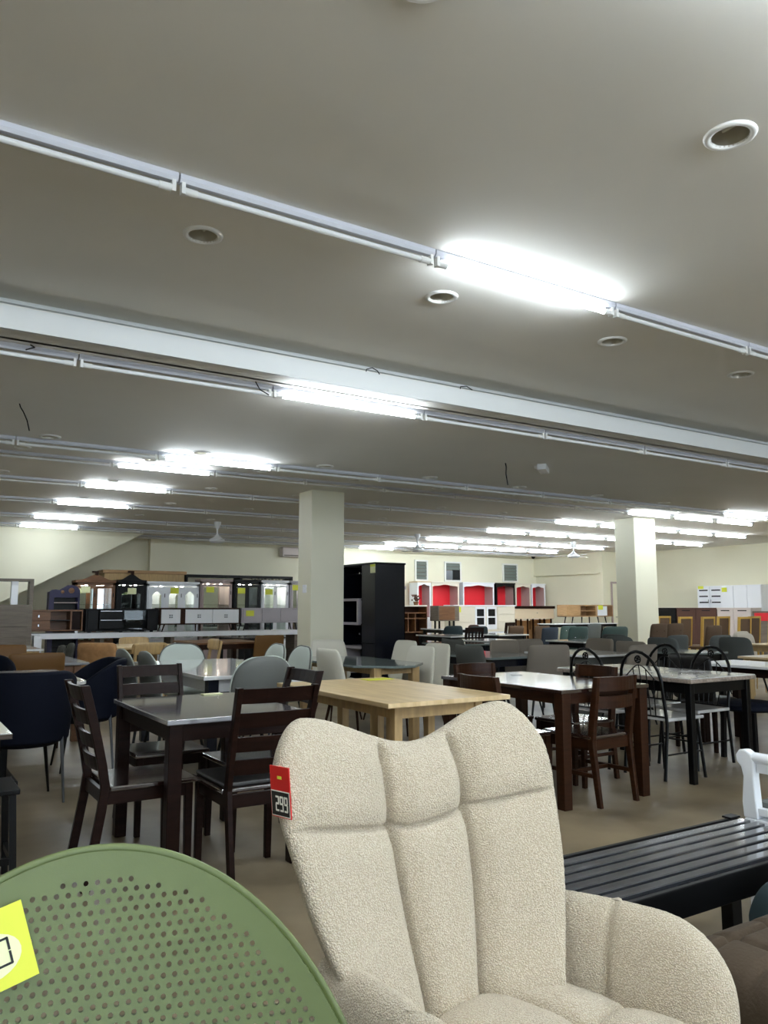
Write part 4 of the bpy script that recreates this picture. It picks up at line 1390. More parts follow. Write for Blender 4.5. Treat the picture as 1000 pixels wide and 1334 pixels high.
wch, wch_w = Kind(lambda: wood_chair(False)), Kind(lambda: wood_chair(True))
wch_w.put((2.35, 10.2), -PI / 2 + 0.9, 'light wooden chair with its back wrapped in brown paper', 'light wooden chairs')
wch.put((2.95, 10.6), 0, 'light wooden chair on the near side of the oval table', 'light wooden chairs')
wch.put((3.9, 11.2), PI / 2, 'light wooden chair at the right of the oval table', 'light wooden chairs')
wch.put((3.3, 12.3), PI, 'light wooden chair on the far side of the oval table', 'light wooden chairs')
table('dining_table', 'brown wooden table below the middle of the display shelf', 4.0, 5.1, 11.6, 12.8, 'midwood', 'brownwood')
seat_at(tan, 4.95, 11.1, '+Y', 'tan wooden-legged chair below the middle of the display shelf', 'chairs below the display shelf')
table('dining_table', 'dark table below the display shelf beside the tall column', 5.4, 6.2, 13.2, 14.6, 'darktop', 'black')

# tables of the middle field
GT = 'dining tables'
table('dining_table', 'grey glossy table with navy base beside the charcoal chair', 5.46, 6.3, 6.55, 7.8, 'greytop', 'navygloss', pedestal=True, round_c=0.05)
table('dining_table', 'white-topped table behind the two left hoop-back chairs', 6.62, 7.55, 6.28, 7.35, 'whitegloss', 'charfab', pedestal=True, round_c=0.06)
table('dining_table', 'grey-topped table behind the two right hoop-back chairs', 7.95, 8.7, 5.95, 6.9, 'greytop', 'black', round_c=0.05)
table('dining_table', 'light wooden table at the right edge beyond the slate chairs', 10.75, 11.9, 6.45, 7.15, 'oak', 'oak_leg')
table('dining_table', 'small light wooden table at the right edge near the pale tabletop', 7.95, 8.8, 4.7, 5.35, 'oak', 'oak_leg')
table('dining_table', 'black-legged table with pale top in front of the green tufted chairs', 9.3, 10.1, 8.9, 9.75, 'whitegloss', 'black')
table('dining_table', 'white glossy table left of the slatted dark chair', 8.2, 9.0, 9.6, 10.8, 'whitegloss', 'navygloss')
table('dining_table', 'white glossy table far behind, below the white sideboard', 10.3, 11.1, 12.1, 13.1, 'whitegloss', 'black')
table('dining_table', 'small glossy table between charcoal and teal chairs', 7.05, 7.7, 9.2, 10.1, 'greytop', 'navygloss')
table('dining_table', 'dark table with pale top just right of the tall dark wardrobe', 9.0, 9.8, 11.95, 13.1, 'whitegloss', 'black')
table('dining_table', 'white table far right of the wardrobe under the open brown shelf unit', 11.9, 12.9, 16.2, 17.1, 'whitegloss', 'black')
table('dining_table', 'long white table carrying the legged wooden sideboard', 16.2, 18.86, 16.6, 17.3, 'whitelacq', 'black', h=0.83)

GF = 'padded chairs of the middle field'
seat_at(charcoal, 6.12, 8.12, '+X', 'charcoal padded chair half hidden behind the cream chairs', GF)
seat_at(charcoal, 5.2, 6.62, '+X', 'charcoal padded chair at the left of the grey glossy table', GF)
seat_at(taupe, 6.55, 7.62, '-Y', 'taupe padded chair on the far side of the grey glossy table', GF)
seat_at(taupe, 7.06, 7.72, '-Y', 'taupe padded chair beside the far side of the grey glossy table', GF)
seat_at(taupe, 6.26, 6.36, '+Y', 'large taupe padded chair right of the grey glossy table, left of the hoops', GF, -25)
seat_at(taupe, 8.0, 7.35, '-X', 'taupe padded chair showing above the white-topped table', GF)
seat_at(taupe, 7.62, 6.55, '+X', 'taupe padded chair between white-topped and grey-topped tables', GF)
seat_at(taupe, 7.06, 5.86, '+Y', 'taupe padded chair seen through the second hoop-back chair', GF)
seat_at(teal, 10.94, 14.4, '+Y', 'dark teal chair left of the rust brown chair', GF)
seat_at(rust, 12.0, 15.0, '-X', 'rust brown chair between two dark teal chairs', GF)
seat_at(teal, 11.1, 13.7, '+Y', 'dark teal chair right of the rust brown chair', GF)
seat_at(brown, 12.1, 13.6, '+Y', 'brown chair right of the slatted dark chair', GF)
seat_at(brown, 12.62, 13.3, '+Y', 'brown chair behind the slate blue chair', GF)
seat_at(blue, 11.7, 12.1, '+Y', 'slate blue square-backed chair in the middle field', GF)
seat_at(green, 13.1, 12.95, '+Y', 'bottle green chair just right of the slate blue chair', GF)
seat_at(green96, 10.2, 9.86, '+Y', 'bottle green button-tufted chair right of the middle', GF)
seat_at(green_wide, 10.72, 9.5, '+Y', 'wide bottle green button-tufted chair left of the right column', GF)
seat_at(slate, 15.6, 14.5, '+Y', 'nearly black chair behind the bottle green chairs', GF)
seat_at(slate, 9.44, 8.43, '+X', 'small grey chair in front of the wide green chair', GF)
seat_at(slate, 8.8, 7.78, '+X', 'dark grey chair left of the right column foot', GF)
seat_at(slate, 8.95, 7.16, '+X', 'dark grey chair in front of the right column foot', GF)
seat_at(brown_tuft, 10.9, 8.75, '+Y', 'brown button-tufted chair in front of the right column', GF)
seat_at(brown_tuft, 11.38, 8.8, '+Y', 'second brown button-tufted chair right of the right column', GF)
seat_at(brown_plain, 11.72, 8.3, '+Y', 'plain brown square chair in front of the gold-framed chairs', GF)
seat_at(slate, 10.0, 7.66, '+Y', 'leftmost of the three large slate grey chairs at the right', GF)
seat_at(slate, 10.52, 7.3, '+Y', 'middle of the three large slate grey chairs at the right', GF)
seat_at(slate, 9.95, 6.75, '+X', 'rightmost of the three large slate grey chairs at the right', GF)
seat_at(beige, 12.5, 8.3, '+Y', 'beige round-backed chair right of the slate grey chairs', GF)
seat_at(beige, 11.6, 7.68, '-Y', 'beige round-backed chair cut by the right frame edge', GF)
GG = 'gold-framed chairs'
for i, (x, y) in enumerate(((15.8, 12.5), (15.0, 11.3), (15.45, 11.05), (16.65, 11.5), (16.06, 10.57), (17.4, 11.2), (16.6, 10.2))):
    seat_at(gold, x, y, '+Y', f'gold-framed brown chair, {ORD[i]} from the left in the row before the right wall', GG)

def slat_back_chair():
    r = thing('dining_chair', '', 'chair')
    for s_ in (-1, 1):
        part('rear_leg', MB().sweep([(s_ * 0.19, -0.24, 0), (s_ * 0.19, -0.2, 0.43), (s_ * 0.19, -0.27, 0.92)], 0.032, 0.035), 'darkwood', r)
        part('leg', MB().sweep([(s_ * 0.19, 0.2, 0), (s_ * 0.18, 0.18, 0.43)], 0.035, 0.035), 'darkwood', r)
    part('seat', MB().box(-0.21, 0.21, -0.2, 0.21, 0.42, 0.45), 'darkwood', r)
    part('top_rail', MB().box(-0.2, 0.2, -0.28, -0.255, 0.84, 0.92), 'darkwood', r)
    for k in range(4):
        x = -0.12 + 0.08 * k
        part('slat', MB().sweep([(x, -0.21, 0.45), (x, -0.26, 0.85)], 0.03, 0.015), 'darkwood', r)
    return r
sb = Kind(slat_back_chair)
sb.put((13.1, 15.3), 0.3, 'dark wooden chair with vertical back slats below the white sideboard', 'slat-backed chairs')
sb.put((9.2, 11.75), 0, 'black chair with vertical back slats right of the tall wardrobe', 'slat-backed chairs')

# ------------------------------------------------------------------ tall dark wardrobe beside the column
w = thing('wardrobe', 'tall dark navy open wardrobe beside the cream column', 'wardrobe', (6.55, 10.66, 0))
X1, Y1, HH = 0.56, 1.28, 2.0
part('side_panel', MB().box(0, X1, 0, 0.022, 0, HH - 0.03), 'navygloss', w)
part('side_panel', MB().box(0, X1, Y1 - 0.022, Y1, 0, HH - 0.03), 'navygloss', w)
part('divider', MB().box(0, X1, 0.4, 0.42, 0, HH - 0.03), 'navygloss', w)
part('back_panel', MB().box(X1 - 0.012, X1, 0, Y1, 0, HH - 0.03), 'navygloss', w)
part('top_panel', MB().box(-0.015, X1 + 0.015, -0.012, Y1 + 0.012, HH - 0.03, HH), 'black', w, bevel=0.004)
part('door', MB().box(-0.002, 0.016, 0.005, 0.39, 0.72, HH - 0.035), 'navygloss', w)
dr = part('door', MB().box(-0.002, 0.016, 0.005, 0.39, 0.06, 0.71), 'navygloss', w)
part('shelf', MB().box(0.03, X1 - 0.02, 0.42, Y1 - 0.02, 1.4, 1.42), 'navygloss', w)
part('shelf', MB().box(0.03, X1 - 0.02, 0.42, Y1 - 0.02, 1.0, 1.02), 'navygloss', w)
part('niche_frame', MB().box(-0.02, 0.1, 0.5, Y1 - 0.1, 1.39, 1.43).box(-0.02, 0.1, 0.5, Y1 - 0.1, 1.0, 1.04).box(-0.02, 0.1, 0.5, 0.55, 1.04, 1.39), 'greylacq', w)
part('niche_frame', MB().box(-0.02, 0.3, 0.42, Y1 - 0.28, 0.62, 0.66).box(-0.02, 0.3, Y1 - 0.32, Y1 - 0.28, 0.2, 0.62), 'greylacq', w)
part('hanging_rail', MB().tube([(0.25, 0.42, 1.85), (0.25, Y1 - 0.02, 1.85)], 0.012), 'chrome', w)
part('knob', MB().tube([(-0.02, 0.46, 1.84), (0.0, 0.46, 1.84)], 0.014), 'chrome', w)
part('knob', MB().tube([(-0.02, 0.46, 0.86), (0.0, 0.46, 0.86)], 0.014), 'chrome', w)
tg = part('price_tag', MB().box(-0.009, -0.005, -0.01, 0.14, 1.83, 1.98), 'ovalpaper', w)
part('yellow_band', MB().box(-0.011, -0.009, -0.01, 0.14, 1.93, 1.98), 'yellow', tg)

# ------------------------------------------------------------------ cabinets
def tagpart(r, x0, x1, y, z0, z1, m='yellow'):
    return part('price_tag', MB().box(x0, x1, y - 0.006, y - 0.002, z0, z1), m, r)

# platform shelf at the back left
p = thing('display_platform', 'long white display shelf carrying the row of TV consoles', 'shelf', (5.4, 17.55, 0))
part('board', MB().box(-3.1, 3.1, -0.35, 0.35, 0.65, 0.76), 'whitelacq', p, bevel=0.005)
for x in (-3.0, -1.5, 0, 1.5, 3.0):
    part('leg', MB().cbox(x, 0.0, 0.08, 0.5, 0, 0.65), 'greywood', p)

def console(name, label, x0, x1, y0, z0, z1, body, fronts, d=0.4, leg_h=0.0, leg_m='black', leg_in=0.12, group='TV consoles'):
    """fronts: list of (fx0, fx1, material, kind) across the width as fractions"""
    w_, h_ = x1 - x0, z1 - z0
    r = thing(name, label, 'console', (x0, y0, z0), 0, group)
    b = leg_h
    part('body', MB().box(0, w_, 0.02, d, b, b + 0.025).box(0, w_, 0.0, d, h_ - 0.03, h_).box(0, 0.025, 0, d, b, h_ - 0.03)
         .box(w_ - 0.025, w_, 0, d, b, h_ - 0.03).box(0, w_, d - 0.015, d, b, h_ - 0.03), body, r)
    for f0, f1, m, kind in fronts:
        a, c = 0.03 + f0 * (w_ - 0.06), 0.03 + f1 * (w_ - 0.06)
        if kind == 'door':
            o = part('door', MB().box(a + .004, c - .004, -0.012, 0.008, b + 0.03, h_ - 0.035), m, r, bevel=0.003)
            cx, cz = (a + c) / 2, (b + h_) / 2
            kb = MB()
            for sx in (-1, 1):
                for sz in (-1, 1):
                    kb.box(cx + sx * 0.022 - 0.014, cx + sx * 0.022 + 0.014, -0.022, -0.012, cz + sz * 0.022 - 0.014, cz + sz * 0.022 + 0.014)
            part('knob', kb, 'steel', o)
        elif kind == 'plain':
            part('door', MB().box(a + .004, c - .004, -0.012, 0.008, b + 0.03, h_ - 0.035), m, r, bevel=0.003)
        elif kind == 'drawers':
            for k in range(2):
                zz0 = b + 0.03 + k * (h_ - b - 0.065) / 2
                zz1 = zz0 + (h_ - b - 0.065) / 2 - 0.008
                o = part('drawer', MB().box(a, c, -0.012, 0.008, zz0, zz1), m, r, bevel=0.003)
                part('handle', MB().box((a + c) / 2 - 0.01, (a + c) / 2 + 0.025, -0.03, -0.012, (zz0 + zz1) / 2 - 0.03, (zz0 + zz1) / 2 + 0.03), 'chrome', o, bevel=0.008)
        elif kind == 'bars':
            for k in range(2):
                zz0 = b + 0.06 + k * (h_ - b - 0.09) / 2
                zz1 = zz0 + (h_ - b - 0.09) / 2 - 0.01
                o = part('drawer', MB().box(a, c, -0.012, 0.008, zz0, zz1), m, r)
                part('handle', MB().box(a + 0.02, c - 0.02, -0.02, -0.012, zz1 - 0.016, zz1), 'chrome', o)
        elif kind == 'open':
            part('shelf', MB().box(a, c, 0.02, d - 0.02, (b + h_) / 2 - 0.01, (b + h_) / 2 + 0.008), m, r)
        elif kind == 'glass':
            part('glass_door', MB().box(a, c, -0.004, 0.002, b + 0.03, h_ - 0.035), 'glass', r)
            part('shelf', MB().box(a, c, 0.02, d - 0.02, (b + h_) / 2 - 0.01, (b + h_) / 2 + 0.008), m, r)
        elif kind == 'post':
            part('divider', MB().box(a, c, 0.0, d - 0.01, b + 0.02, h_ - 0.03), m, r)
    if leg_h:
        for lx in (leg_in, w_ / 2, w_ - leg_in):
            for ly in (0.05, d - 0.05):
                part('leg', MB().sweep([(lx + (0.05 if lx < w_ / 2 else -0.05 if lx > w_ / 2 else 0) * -1, ly, 0), (lx, ly, leg_h)], 0.028, 0.028, (0.7, 1)), leg_m, r)
    return r

c = console('tv_console', 'brown wooden TV console with two drawers and an open shelf', 2.36, 3.5, 17.3, 0.806, 1.24, 'midwood',
            [(0.02, 0.44, 'midwood', 'drawers'), (0.46, 0.8, 'black', 'open'), (0.8, 0.83, 'midwood', 'post'), (0.83, 0.98, 'darkwood', 'plain')])
for x in (0.06, 1.0):
    part('foot', MB().box(x, x + 0.05, 0.0, 0.06, -0.045, 0.0), 'whitelacq', c)
c = console('tv_console', 'black TV console with silver-edged drawers and glass doors', 3.56, 5.06, 17.3, 0.79, 1.26, 'black',
            [(0.0, 0.15, 'black', 'plain'), (0.17, 0.5, 'black', 'bars'), (0.52, 0.84, 'black', 'glass'), (0.86, 1, 'black', 'plain')])
for x in (0.05, 0.7, 1.35):
    part('foot', MB().box(x, x + 0.06, 0.02, 0.08, -0.03, 0.0), 'black', c)
console('tv_console', 'walnut TV console with three white doors on splayed legs', 5.1, 6.96, 17.3, 0.76, 1.28, 'brownwood',
        [(0.0, 0.24, 'whitelacq', 'door'), (0.24, 0.3, 'brownwood', 'post'), (0.3, 0.65, 'whitelacq', 'door'), (0.65, 1, 'whitelacq', 'door')], leg_h=0.15, leg_m='brownwood')
c = console('tv_console', 'mauve grey TV console on black legs beside the tall cream column', 7.0, 8.5, 17.3, 0.76, 1.28, 'greylacq',
            [(0.0, 0.33, 'greylacq', 'plain'), (0.33, 0.66, 'greylacq', 'plain'), (0.66, 1, 'greylacq', 'plain')], leg_h=0.17)
tagpart(c, 0.1, 0.3, -0.015, 0.33, 0.46)

# grey oak hutch frame at the left edge
h = thing('hutch_desk', 'grey oak desk with open frame above at the left edge', 'desk', (1.17, 16.7, 0))
part('panel', MB().box(0, 1.2, 0, 0.04, 0.3, 1.34), 'greywood', h)
for k in range(5):
    z = 0.32 + k * 0.2
    part('plank', MB().box(0.01, 1.19, -0.012, 0.0, z, z + 0.19), 'greywood', h, bevel=0.004)
part('post', MB().box(1.2, 1.27, 0, 0.3, 0, 1.84), 'greywood', h)
part('post', MB().box(0.0, 0.07, 0, 0.3, 1.34, 1.8), 'greywood', h)
part('top_rail', MB().box(0, 1.2, 0, 0.3, 1.79, 1.84), 'greywood', h)
part('white_panel', MB().box(0.88, 1.0, 0.05, 0.2, 1.34, 1.79), 'whitelacq', h)
part('base', MB().box(0.0, 1.2, 0.05, 0.4, 0, 0.3), 'brownwood', h)
o = thing('side_cabinet', 'small white cabinet beside the shelf end at the left', 'cabinet', (2.5, 16.75, 0))
part('body', MB().box(0, 0.14, 0, 0.3, 0.0, 0.74), 'whitelacq', o, bevel=0.004)
part('plinth', MB().box(0.0, 0.14, -0.004, 0.0, 0.0, 0.08), 'greylacq', o)

k = thing('bookcase', 'purple and black bookcase with round ornaments below the stair slope', 'bookcase', (2.94, 18.0, 0))
part('back_panel', MB().box(0, 0.6, 0.25, 0.27, 0, 1.6), 'black', k)
part('side_panel', MB().box(0, 0.1, 0, 0.25, 0, 1.62), 'purple', k)
part('side_panel', MB().box(0.58, 0.62, 0, 0.25, 0, 1.6), 'purple', k)
top = [(0, 1.5), (0, 1.62), (0.05, 1.66), (0.12, 1.67), (0.2, 1.66), (0.28, 1.71), (0.36, 1.76), (0.45, 1.77), (0.55, 1.74), (0.62, 1.66), (0.62, 1.5)]
part('crest', MB().prism_y(top, -0.01, 0.05), 'purple', k)
for x, z, rr in ((0.26, 1.62, 0.035), (0.44, 1.65, 0.06)):
    ring = MB().lathe([(0.001, 0.02), (rr, 0.015), (rr, 0)], 16)
    q = part('ornament', ring, 'midwood', k, smooth=True)
    q.location = (x, -0.012, z)
    q.rotation_euler = (R(90), 0, 0)
for z in (0.45, 0.85, 1.22, 1.38):
    part('shelf', MB().box(0.02, 0.6, 0.02, 0.25, z, z + 0.02), 'black' if z < 1.3 else 'mauve', k)

def display_cabinet(label, x0, x1, y, zt, m, doors=2, crown=None, arch=False, tagc=None, mirror=True, d=0.4):
    w_ = x1 - x0
    r = thing('display_cabinet', label, 'cabinet', (x0, y, 0), 0, 'glass display cabinets')
    part('body', MB().box(0, 0.05, 0, d, 0, zt).box(w_ - 0.05, w_, 0, d, 0, zt).box(0, w_, 0, d, 0, 0.45).box(0, w_, 0, d, zt - 0.06, zt).box(0, w_, d - 0.012, d, 0.45, zt), m, r)
    part('cornice', MB().box(-0.012, w_ + 0.012, -0.04, d, zt - 0.01, zt + 0.05), m, r, bevel=0.012)
    for sx in (0.3, 0.7):
        part('spot_lamp', MB().lathe([(0.001, -0.012), (0.03, -0.012), (0.03, 0.0)], 10, (w_ * sx, d * 0.4, zt - 0.062)), 'spot', r)
    if mirror:
        part('mirror_back', MB().box(0.05, w_ - 0.05, d - 0.022, d - 0.013, 0.45, zt - 0.06), 'mirror', r)
    for z in (0.9, 1.35):
        part('shelf', MB().box(0.05, w_ - 0.05, 0.03, d - 0.03, z, z + 0.012), 'glass', r)
    dw = (w_ - 0.06) / doors
    for i in range(doors):
        a, b = 0.03 + i * dw, 0.03 + (i + 1) * dw
        f = 0.05 if not arch else 0.09
        z0, z1 = 0.48, zt - 0.08
        fr = MB().box(a, a + f, -0.02, 0.0, z0, z1).box(b - f, b, -0.02, 0, z0, z1).box(a + f, b - f, -0.02, 0, z0, z0 + f)
        if arch:
            n = 10
            poly = [(a + f, z1)]
            for j in range(n + 1):
                t = j / n
                x = a + f + (b - a - 2 * f) * t
                poly.append((x, z1 - 0.2 + 0.09 * (1 - abs(2 * t - 1) ** 1.6)))
            poly.append((b - f, z1))
            fr.prism_y(poly[::-1], -0.02, 0.0)
        else:
            fr.box(a + f, b - f, -0.02, 0, z1 - f, z1)
        o = part('door', fr, m, r)
        part('glass', MB().box(a + f, b - f, -0.008, -0.004, z0 + f, z1 - 0.01), 'glass', o)
        part('hinge', MB().box(b - 0.02, b - 0.005, -0.026, -0.02, z1 - 0.25, z1 - 0.16), 'black', o)
    if crown:
        pr = [(0.02, zt + 0.04)]
        n = 16
        for j in range(n + 1):
            t = j / n
            pr.append((0.02 + (w_ - 0.04) * t, zt + 0.05 + 0.13 * math.sin(PI * t) ** 3))
        pr.append((w_ - 0.02, zt + 0.04))
        part('crest', MB().prism_y(pr[::-1], -0.03, 0.02), m, r)
        part('finial', MB().box(w_ / 2 - 0.09, w_ / 2 + 0.05, -0.03, 0.02, zt + 0.22, zt + 0.26).box(w_ / 2 - 0.02, w_ / 2 + 0.05, -0.03, 0.02, zt + 0.16, zt + 0.22), crown, r)
    if tagc:
        tx, tz, tm = tagc
        tagpart(r, tx, tx + 0.2, -0.022, tz, tz + 0.14, tm)
    return r
display_cabinet('brown wooden display cabinet with arched crest and two glass doors', 3.62, 4.5, 18.85, 1.86, 'midwood', 2, 'brownwood', tagc=(0.12, 1.62, 'ovalpaper'))
display_cabinet('black display cabinet with arched crest and pale tag', 4.53, 5.2, 18.85, 1.88, 'black', 1, 'brownwood', arch=True, tagc=(0.25, 1.6, 'ovalpaper'))
display_cabinet('white display cabinet with three arched glass doors', 5.24, 6.5, 18.85, 1.86, 'whitelacq', 3, None, arch=True, tagc=(0.55, 1.62, 'yellow'))
display_cabinet('taupe-framed display cabinet with wide mirror doors', 6.54, 7.36, 18.85, 1.94, 'mauve', 1, tagc=(0.14, 1.66, 'yellow'))
display_cabinet('black-framed glass display cabinet between taupe and white ones', 7.4, 8.12, 18.85, 1.94, 'black', 2, tagc=(0.1, 1.64, 'yellow'))
display_cabinet('white-framed glass display cabinet left of the tall column', 8.15, 8.92, 18.85, 1.94, 'whitelacq', 2, tagc=(0.1, 1.62, 'yellow'))
display_cabinet('pale narrow display cabinet half hidden by the tall column', 8.96, 9.6, 18.85, 1.94, 'greylacq', 1, tagc=(0.06, 1.74, 'yellow'))
q = thing('wardrobe', 'light brown wardrobe top showing above the display cabinets', 'wardrobe', (4.35, 19.3, 0))
part('body', MB().box(0, 1.92, 0, 0.55, 0, 2.1), 'oak_leg', q)
part('cornice', MB().box(-0.05, 1.97, -0.04, 0.55, 2.1, 2.18), 'teak', q, bevel=0.01)
q = thing('shelf_unit', 'black shelf unit showing above the glass display cabinets', 'shelf', (6.35, 19.4, 0))
part('top_board', MB().box(0, 2.95, 0, 0.5, 2.06, 2.12), 'black', q)
for x in (0, 1.45, 2.9):
    part('side_panel', MB().box(x, x + 0.05, 0, 0.5, 0, 2.06), 'black', q)
for i in range(5):
    x = 1.75 + 0.2 * i
    part('scroll', MB().tube([(x, 0.02, 2.06), (x + 0.05, 0.02, 2.0), (x + 0.12, 0.02, 2.03), (x + 0.18, 0.02, 2.0), (x + 0.2, 0.02, 2.06)], 0.012, 5), 'black', q)

# ------------------------------------------------------------------ far wall: red-backed TV hutches and sideboards
def hutch(label, x0, x1, m, side='mauve', top_m=None):
    w_ = x1 - x0
    y, d = 19.72, 0.45
    r = thing('wall_hutch', label, 'hutch', (x0, y, 0), 0, 'red-backed hutches')
    zb, zt = 0.5, 2.09
    part('side_panel', MB().box(0, 0.04, 0, d, 0, zt), m, r)
    part('side_panel', MB().box(w_ - 0.04, w_, 0.012, d, 0, zt), side, r)
    part('edge_strip', MB().box(w_ - 0.05, w_, 0, 0.012, 0, zt), m, r)
    part('top_panel', MB().box(-0.02, w_ + 0.02, -0.02, d, zt - 0.04, zt), top_m or m, r, bevel=0.005)
    part('base', MB().box(0.04, w_ - 0.04, 0, d, 0, 1.0), m, r)
    part('back_panel', MB().box(0.04, w_ - 0.04, d - 0.015, d, 1.0, zt - 0.04), 'redpanel', r)
    poly = [(0.04, zt - 0.04)]
    n = 14
    for j in range(n + 1):
        t = j / n
        poly.append((0.04 + (w_ - 0.08) * t, zt - 0.17 + 0.07 * math.sin(PI * t) ** 0.6 + 0.012 * math.cos(t * 4 * PI)))
    poly.append((w_ - 0.04, zt - 0.04))
    part('valance', MB().prism_y(poly[::-1], 0.0, 0.02), m, r)
    return r
hutch('narrow white red-backed hutch at the left of the row', 13.62, 14.12, 'whitelacq', top_m='beigelacq')
hutch('cream red-backed hutch with scrolled rail', 14.14, 15.2, 'creamlacq')
hutch('wide white red-backed hutch in the middle of the row', 15.36, 16.62, 'whitelacq')
hutch('dark brown red-backed hutch between white ones', 16.72, 17.5, 'black')
hutch('narrow white red-backed hutch with dark ornaments', 17.54, 18.2, 'creamlacq')
hutch('rightmost white red-backed hutch by the corner', 18.25, 18.86, 'whitelacq')
o = obj('switch_box', MB().box(0, 0.22, -0.03, 0, 0, 0.1).mesh('switch_box'), 'greylacq')
o.location = (13.35, 20.3, 1.85)
tag(o, 'grey switch box on the far wall right of the dark wardrobe', 'switch')
o = thing('flower_pot', 'dark potted flowers on the brown shelf unit before the red hutch', 'plant', (12.65, 18.4, 1.36))
part('pot', MB().lathe([(0.001, 0), (0.06, 0), (0.08, 0.1), (0.001, 0.1)], 10), 'midwood', o)
fl = MB()
for i in range(40):
    a, b = random.random() * 2 * PI, random.random()
    p0 = Vector((0.14 * b * math.cos(a), 0.1 * b * math.sin(a), 0.12 + 0.16 * random.random()))
    fl.lathe([(0.001, 0.03), (0.03, 0), (0.001, -0.03)], 5, tuple(p0))
part('foliage', fl, 'redbrownfab', o)

u = thing('shelf_unit', 'low brown open shelf unit right of the tall dark wardrobe', 'shelf', (11.6, 18.2, 0))
part('top_board', MB().box(0, 1.3, 0, 0.4, 1.32, 1.36), 'creamlacq', u)
part('back_panel', MB().box(0, 1.3, 0.38, 0.4, 0, 1.32), 'brownwood', u)
for z in (0.98, 1.13, 0.6):
    part('shelf', MB().box(0, 1.3, 0, 0.38, z, z + 0.025), 'midwood', u)
for x in (0, 0.64, 0.88, 1.27):
    part('divider', MB().box(x, x + 0.025, 0, 0.38, 0.6 if x not in (0, 1.27) else 0, 1.32 if x in (0, 1.27) else 1.13), 'midwood', u)
u = thing('side_cabinet', 'plain olive brown cabinet on legs left of the white sideboard', 'cabinet', (12.92, 17.7, 0))
part('body', MB().box(0, 0.72, 0, 0.4, 0.92, 1.34), 'greywood', u, bevel=0.006)
part('door', MB().box(0.02, 0.56, -0.014, 0, 0.95, 1.31), 'midwood', u, bevel=0.004)
for x in (0.1, 0.6):
    part('leg', MB().sweep([(x, 0.1, 0), (x, 0.1, 0.92)], 0.04, 0.04), 'black', u)
    part('leg', MB().sweep([(x, 0.3, 0), (x, 0.3, 0.92)], 0.04, 0.04), 'black', u)

u = thing('sideboard', 'white sideboard with two small dark glass doors', 'sideboard', (13.68, 18.0, 0))
part('body', MB().box(0, 2.28, 0, 0.45, 0.6, 1.33), 'creamlacq', u)
part('top_board', MB().box(-0.03, 2.31, -0.03, 0.45, 1.33, 1.365), 'whitelacq', u)
for k, (a, b) in enumerate(((0.02, 0.72), (1.6, 2.26))):
    for z in (0.66, 0.88, 1.1):
        part('drawer', MB().box(a, b, -0.016, 0, z, z + 0.205), 'creamlacq', u, bevel=0.004)
for a in (0.76, 1.18):
    o = part('door', MB().box(a, a + 0.38, -0.016, 0, 0.66, 1.31), 'whitelacq', u, bevel=0.004)
    part('pane', MB().box(a + 0.06, a + 0.32, -0.02, -0.016, 0.8, 1.0).box(a + 0.06, a + 0.32, -0.02, -0.016, 1.04, 1.25), 'black', o)
part('plinth', MB().box(0, 2.28, 0.02, 0.45, 0.0, 0.6), 'whitelacq', u)
tagpart(u, 0.06, 0.24, -0.017, 1.16, 1.31)
u = thing('sideboard', 'beige sideboard with dark top under the narrow red hutches', 'sideboard', (16.05, 18.1, 0))
part('body', MB().box(0, 1.6, 0, 0.4, 0.95, 1.26), 'beigelacq', u)
part('top_board', MB().box(-0.03, 1.63, -0.03, 0.42, 1.26, 1.34), 'darkwood', u)
part('knob', MB().lathe([(0.001, 0.02), (0.02, 0.01), (0.02, 0)], 8, (0.9, -0.01, 1.12)), 'steel', u)
for x in (0.08, 0.55, 1.05, 1.52):
    part('leg', MB().sweep([(x, 0.05, 0.0), (x, 0.05, 0.95)], 0.04, 0.04), 'brownwood', u)
    part('leg', MB().sweep([(x, 0.35, 0.0), (x, 0.35, 0.95)], 0.04, 0.04), 'brownwood', u)
for i, (x, wd, hh, wh) in enumerate(((16.1, 0.6, 0.9, 'first'), (16.75, 0.62, 0.88, 'second'), (17.42, 0.55, 0.92, 'third'))):
    o = thing('carton', f'brown carton below the beige sideboard, {wh} from the left', 'box', (x, 18.55, 0), 0, 'brown cartons')
    part('body', MB().box(0, wd, 0, 0.4, 0, hh), 'carton', o, bevel=0.006)
    part('tape', MB().box(wd / 2 - 0.03, wd / 2 + 0.03, -0.002, 0.402, hh * 0.7, hh + 0.002), 'tanfab', o)
u = console('sideboard', 'wooden sideboard with open shelves, white door and splayed dark legs', 16.9, 18.85, 16.8, 0.83, 1.37, 'teak',
            [(0.0, 0.28, 'teak', 'plain'), (0.28, 0.62, 'teak', 'open'), (0.62, 0.66, 'teak', 'post'), (0.66, 0.88, 'whitelacq', 'plain'), (0.88, 1, 'midwood', 'plain')],
            leg_h=0.19, group='TV consoles', leg_in=0.3, leg_m='black')
u['category'] = 'sideboard'
tagpart(u, 1.3, 1.5, -0.014, 0.4, 0.53)

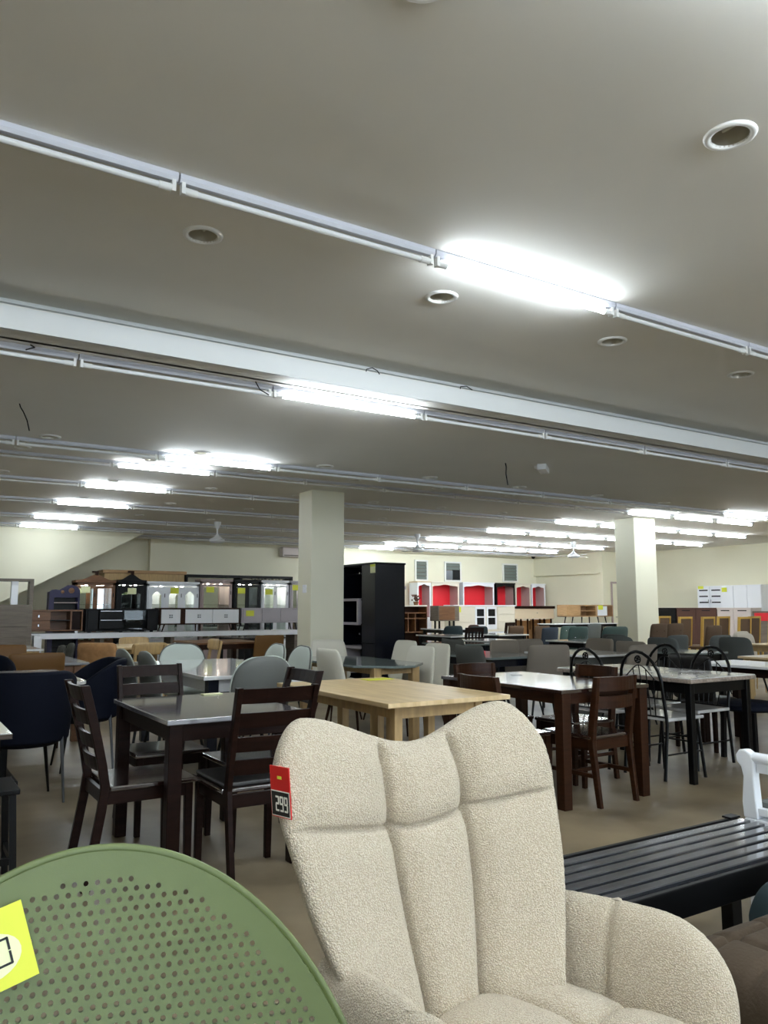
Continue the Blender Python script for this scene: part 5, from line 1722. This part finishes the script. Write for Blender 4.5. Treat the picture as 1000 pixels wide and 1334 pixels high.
# right wall cabinets (fronts face -x)
def wall_cab(label, y0, y1, x, z1, m, doors, knobs='black', name='shoe_cabinet', drawers=True, cat='cabinet', depth=0.45, trim=None):
    w_ = y1 - y0
    r = thing(name, label, cat, (x, y0, 0), 0, 'cabinets along the right wall')
    part('body', MB().box(0, depth, 0, w_, 0, z1), m, r)
    part('top_board', MB().box(-0.015, depth, -0.004, w_ + 0.004, z1 - 0.02, z1 + 0.015), m, r)
    dw = w_ / doors
    for i in range(doors):
        a, b = i * dw + 0.01, (i + 1) * dw - 0.01
        if drawers:
            o = part('drawer', MB().box(-0.016, 0, a, b, z1 - 0.3, z1 - 0.04), m, r, bevel=0.004)
            part('handle', MB().box(-0.022, -0.016, (a + b) / 2 - 0.13, (a + b) / 2 + 0.13, z1 - 0.075, z1 - 0.05), knobs, o, bevel=0.004)
            o = part('door', MB().box(-0.016, 0, a, b, 0.05, z1 - 0.32), m, r, bevel=0.004)
            part('handle', MB().box(-0.022, -0.016, (a + b) / 2 - 0.08, (a + b) / 2 + 0.08, z1 - 0.36, z1 - 0.335), knobs, o, bevel=0.004)
        else:
            part('door', MB().box(-0.016, 0, a, b, 0.05, z1 - 0.05), m, r, bevel=0.004)
    return r
q = wall_cab('black cabinet with yellow tag against the right wall', 14.72, 15.55, 19.12, 1.27, 'black', 1)
part('price_tag', MB().box(-0.026, -0.022, 0.6, 0.82, 1.1, 1.26), 'yellow', q)
wall_cab('mauve brown two-door cabinet against the right wall', 13.42, 14.7, 19.12, 1.27, 'redbrownfab', 2)
wall_cab('pinkish white cabinet with curved handles against the right wall', 12.4, 13.4, 19.12, 1.27, 'pinkgrey', 2)
q = wall_cab('dark low cabinet with red and white box front at the right edge', 11.2, 12.35, 19.12, 1.18, 'greywood', 1, drawers=False)
part('label_panel', MB().box(-0.024, -0.016, 0.7, 1.1, 0.95, 1.15), 'redpanel', q)
q = thing('louvred_cabinet', 'white cabinet with two slotted doors above the brown cabinets', 'cabinet', (19.78, 13.65, 0))
part('body', MB().box(0, 0.4, 0, 0.82, 0, 1.9), 'whitelacq', q)
for a in (0.02, 0.42):
    o = part('door', MB().box(-0.018, 0, a, a + 0.38, 0.05, 1.88), 'whitelacq', q, bevel=0.004)
    for k in range(8):
        z = 1.76 - 0.17 * k
        part('slot', MB().box(-0.022, -0.016, a + 0.05, a + 0.33, z, z + 0.035), 'black', o)
    part('handle', MB().tube([(-0.035, a + (0.35 if a < 0.1 else 0.03), 1.42), (-0.035, a + (0.35 if a < 0.1 else 0.03), 1.52)], 0.008), 'chrome', o)
part('price_tag', MB().box(-0.026, -0.022, 0.6, 0.78, 1.82, 1.9), 'yellow', q)
q = thing('wardrobe', 'plain white three-door wardrobe against the right wall', 'wardrobe', (19.62, 12.4, 0))
part('body', MB().box(0, 0.55, 0, 1.22, 0, 1.9), 'whitelacq', q)
for i in range(3):
    part('door', MB().box(-0.018, 0, 0.01 + i * 0.405, 0.4 + i * 0.405, 0.05, 1.88), 'whitelacq', q, bevel=0.004)
part('price_tag', MB().box(-0.026, -0.022, 1.0, 1.16, 1.72, 1.84), 'yellow', q)
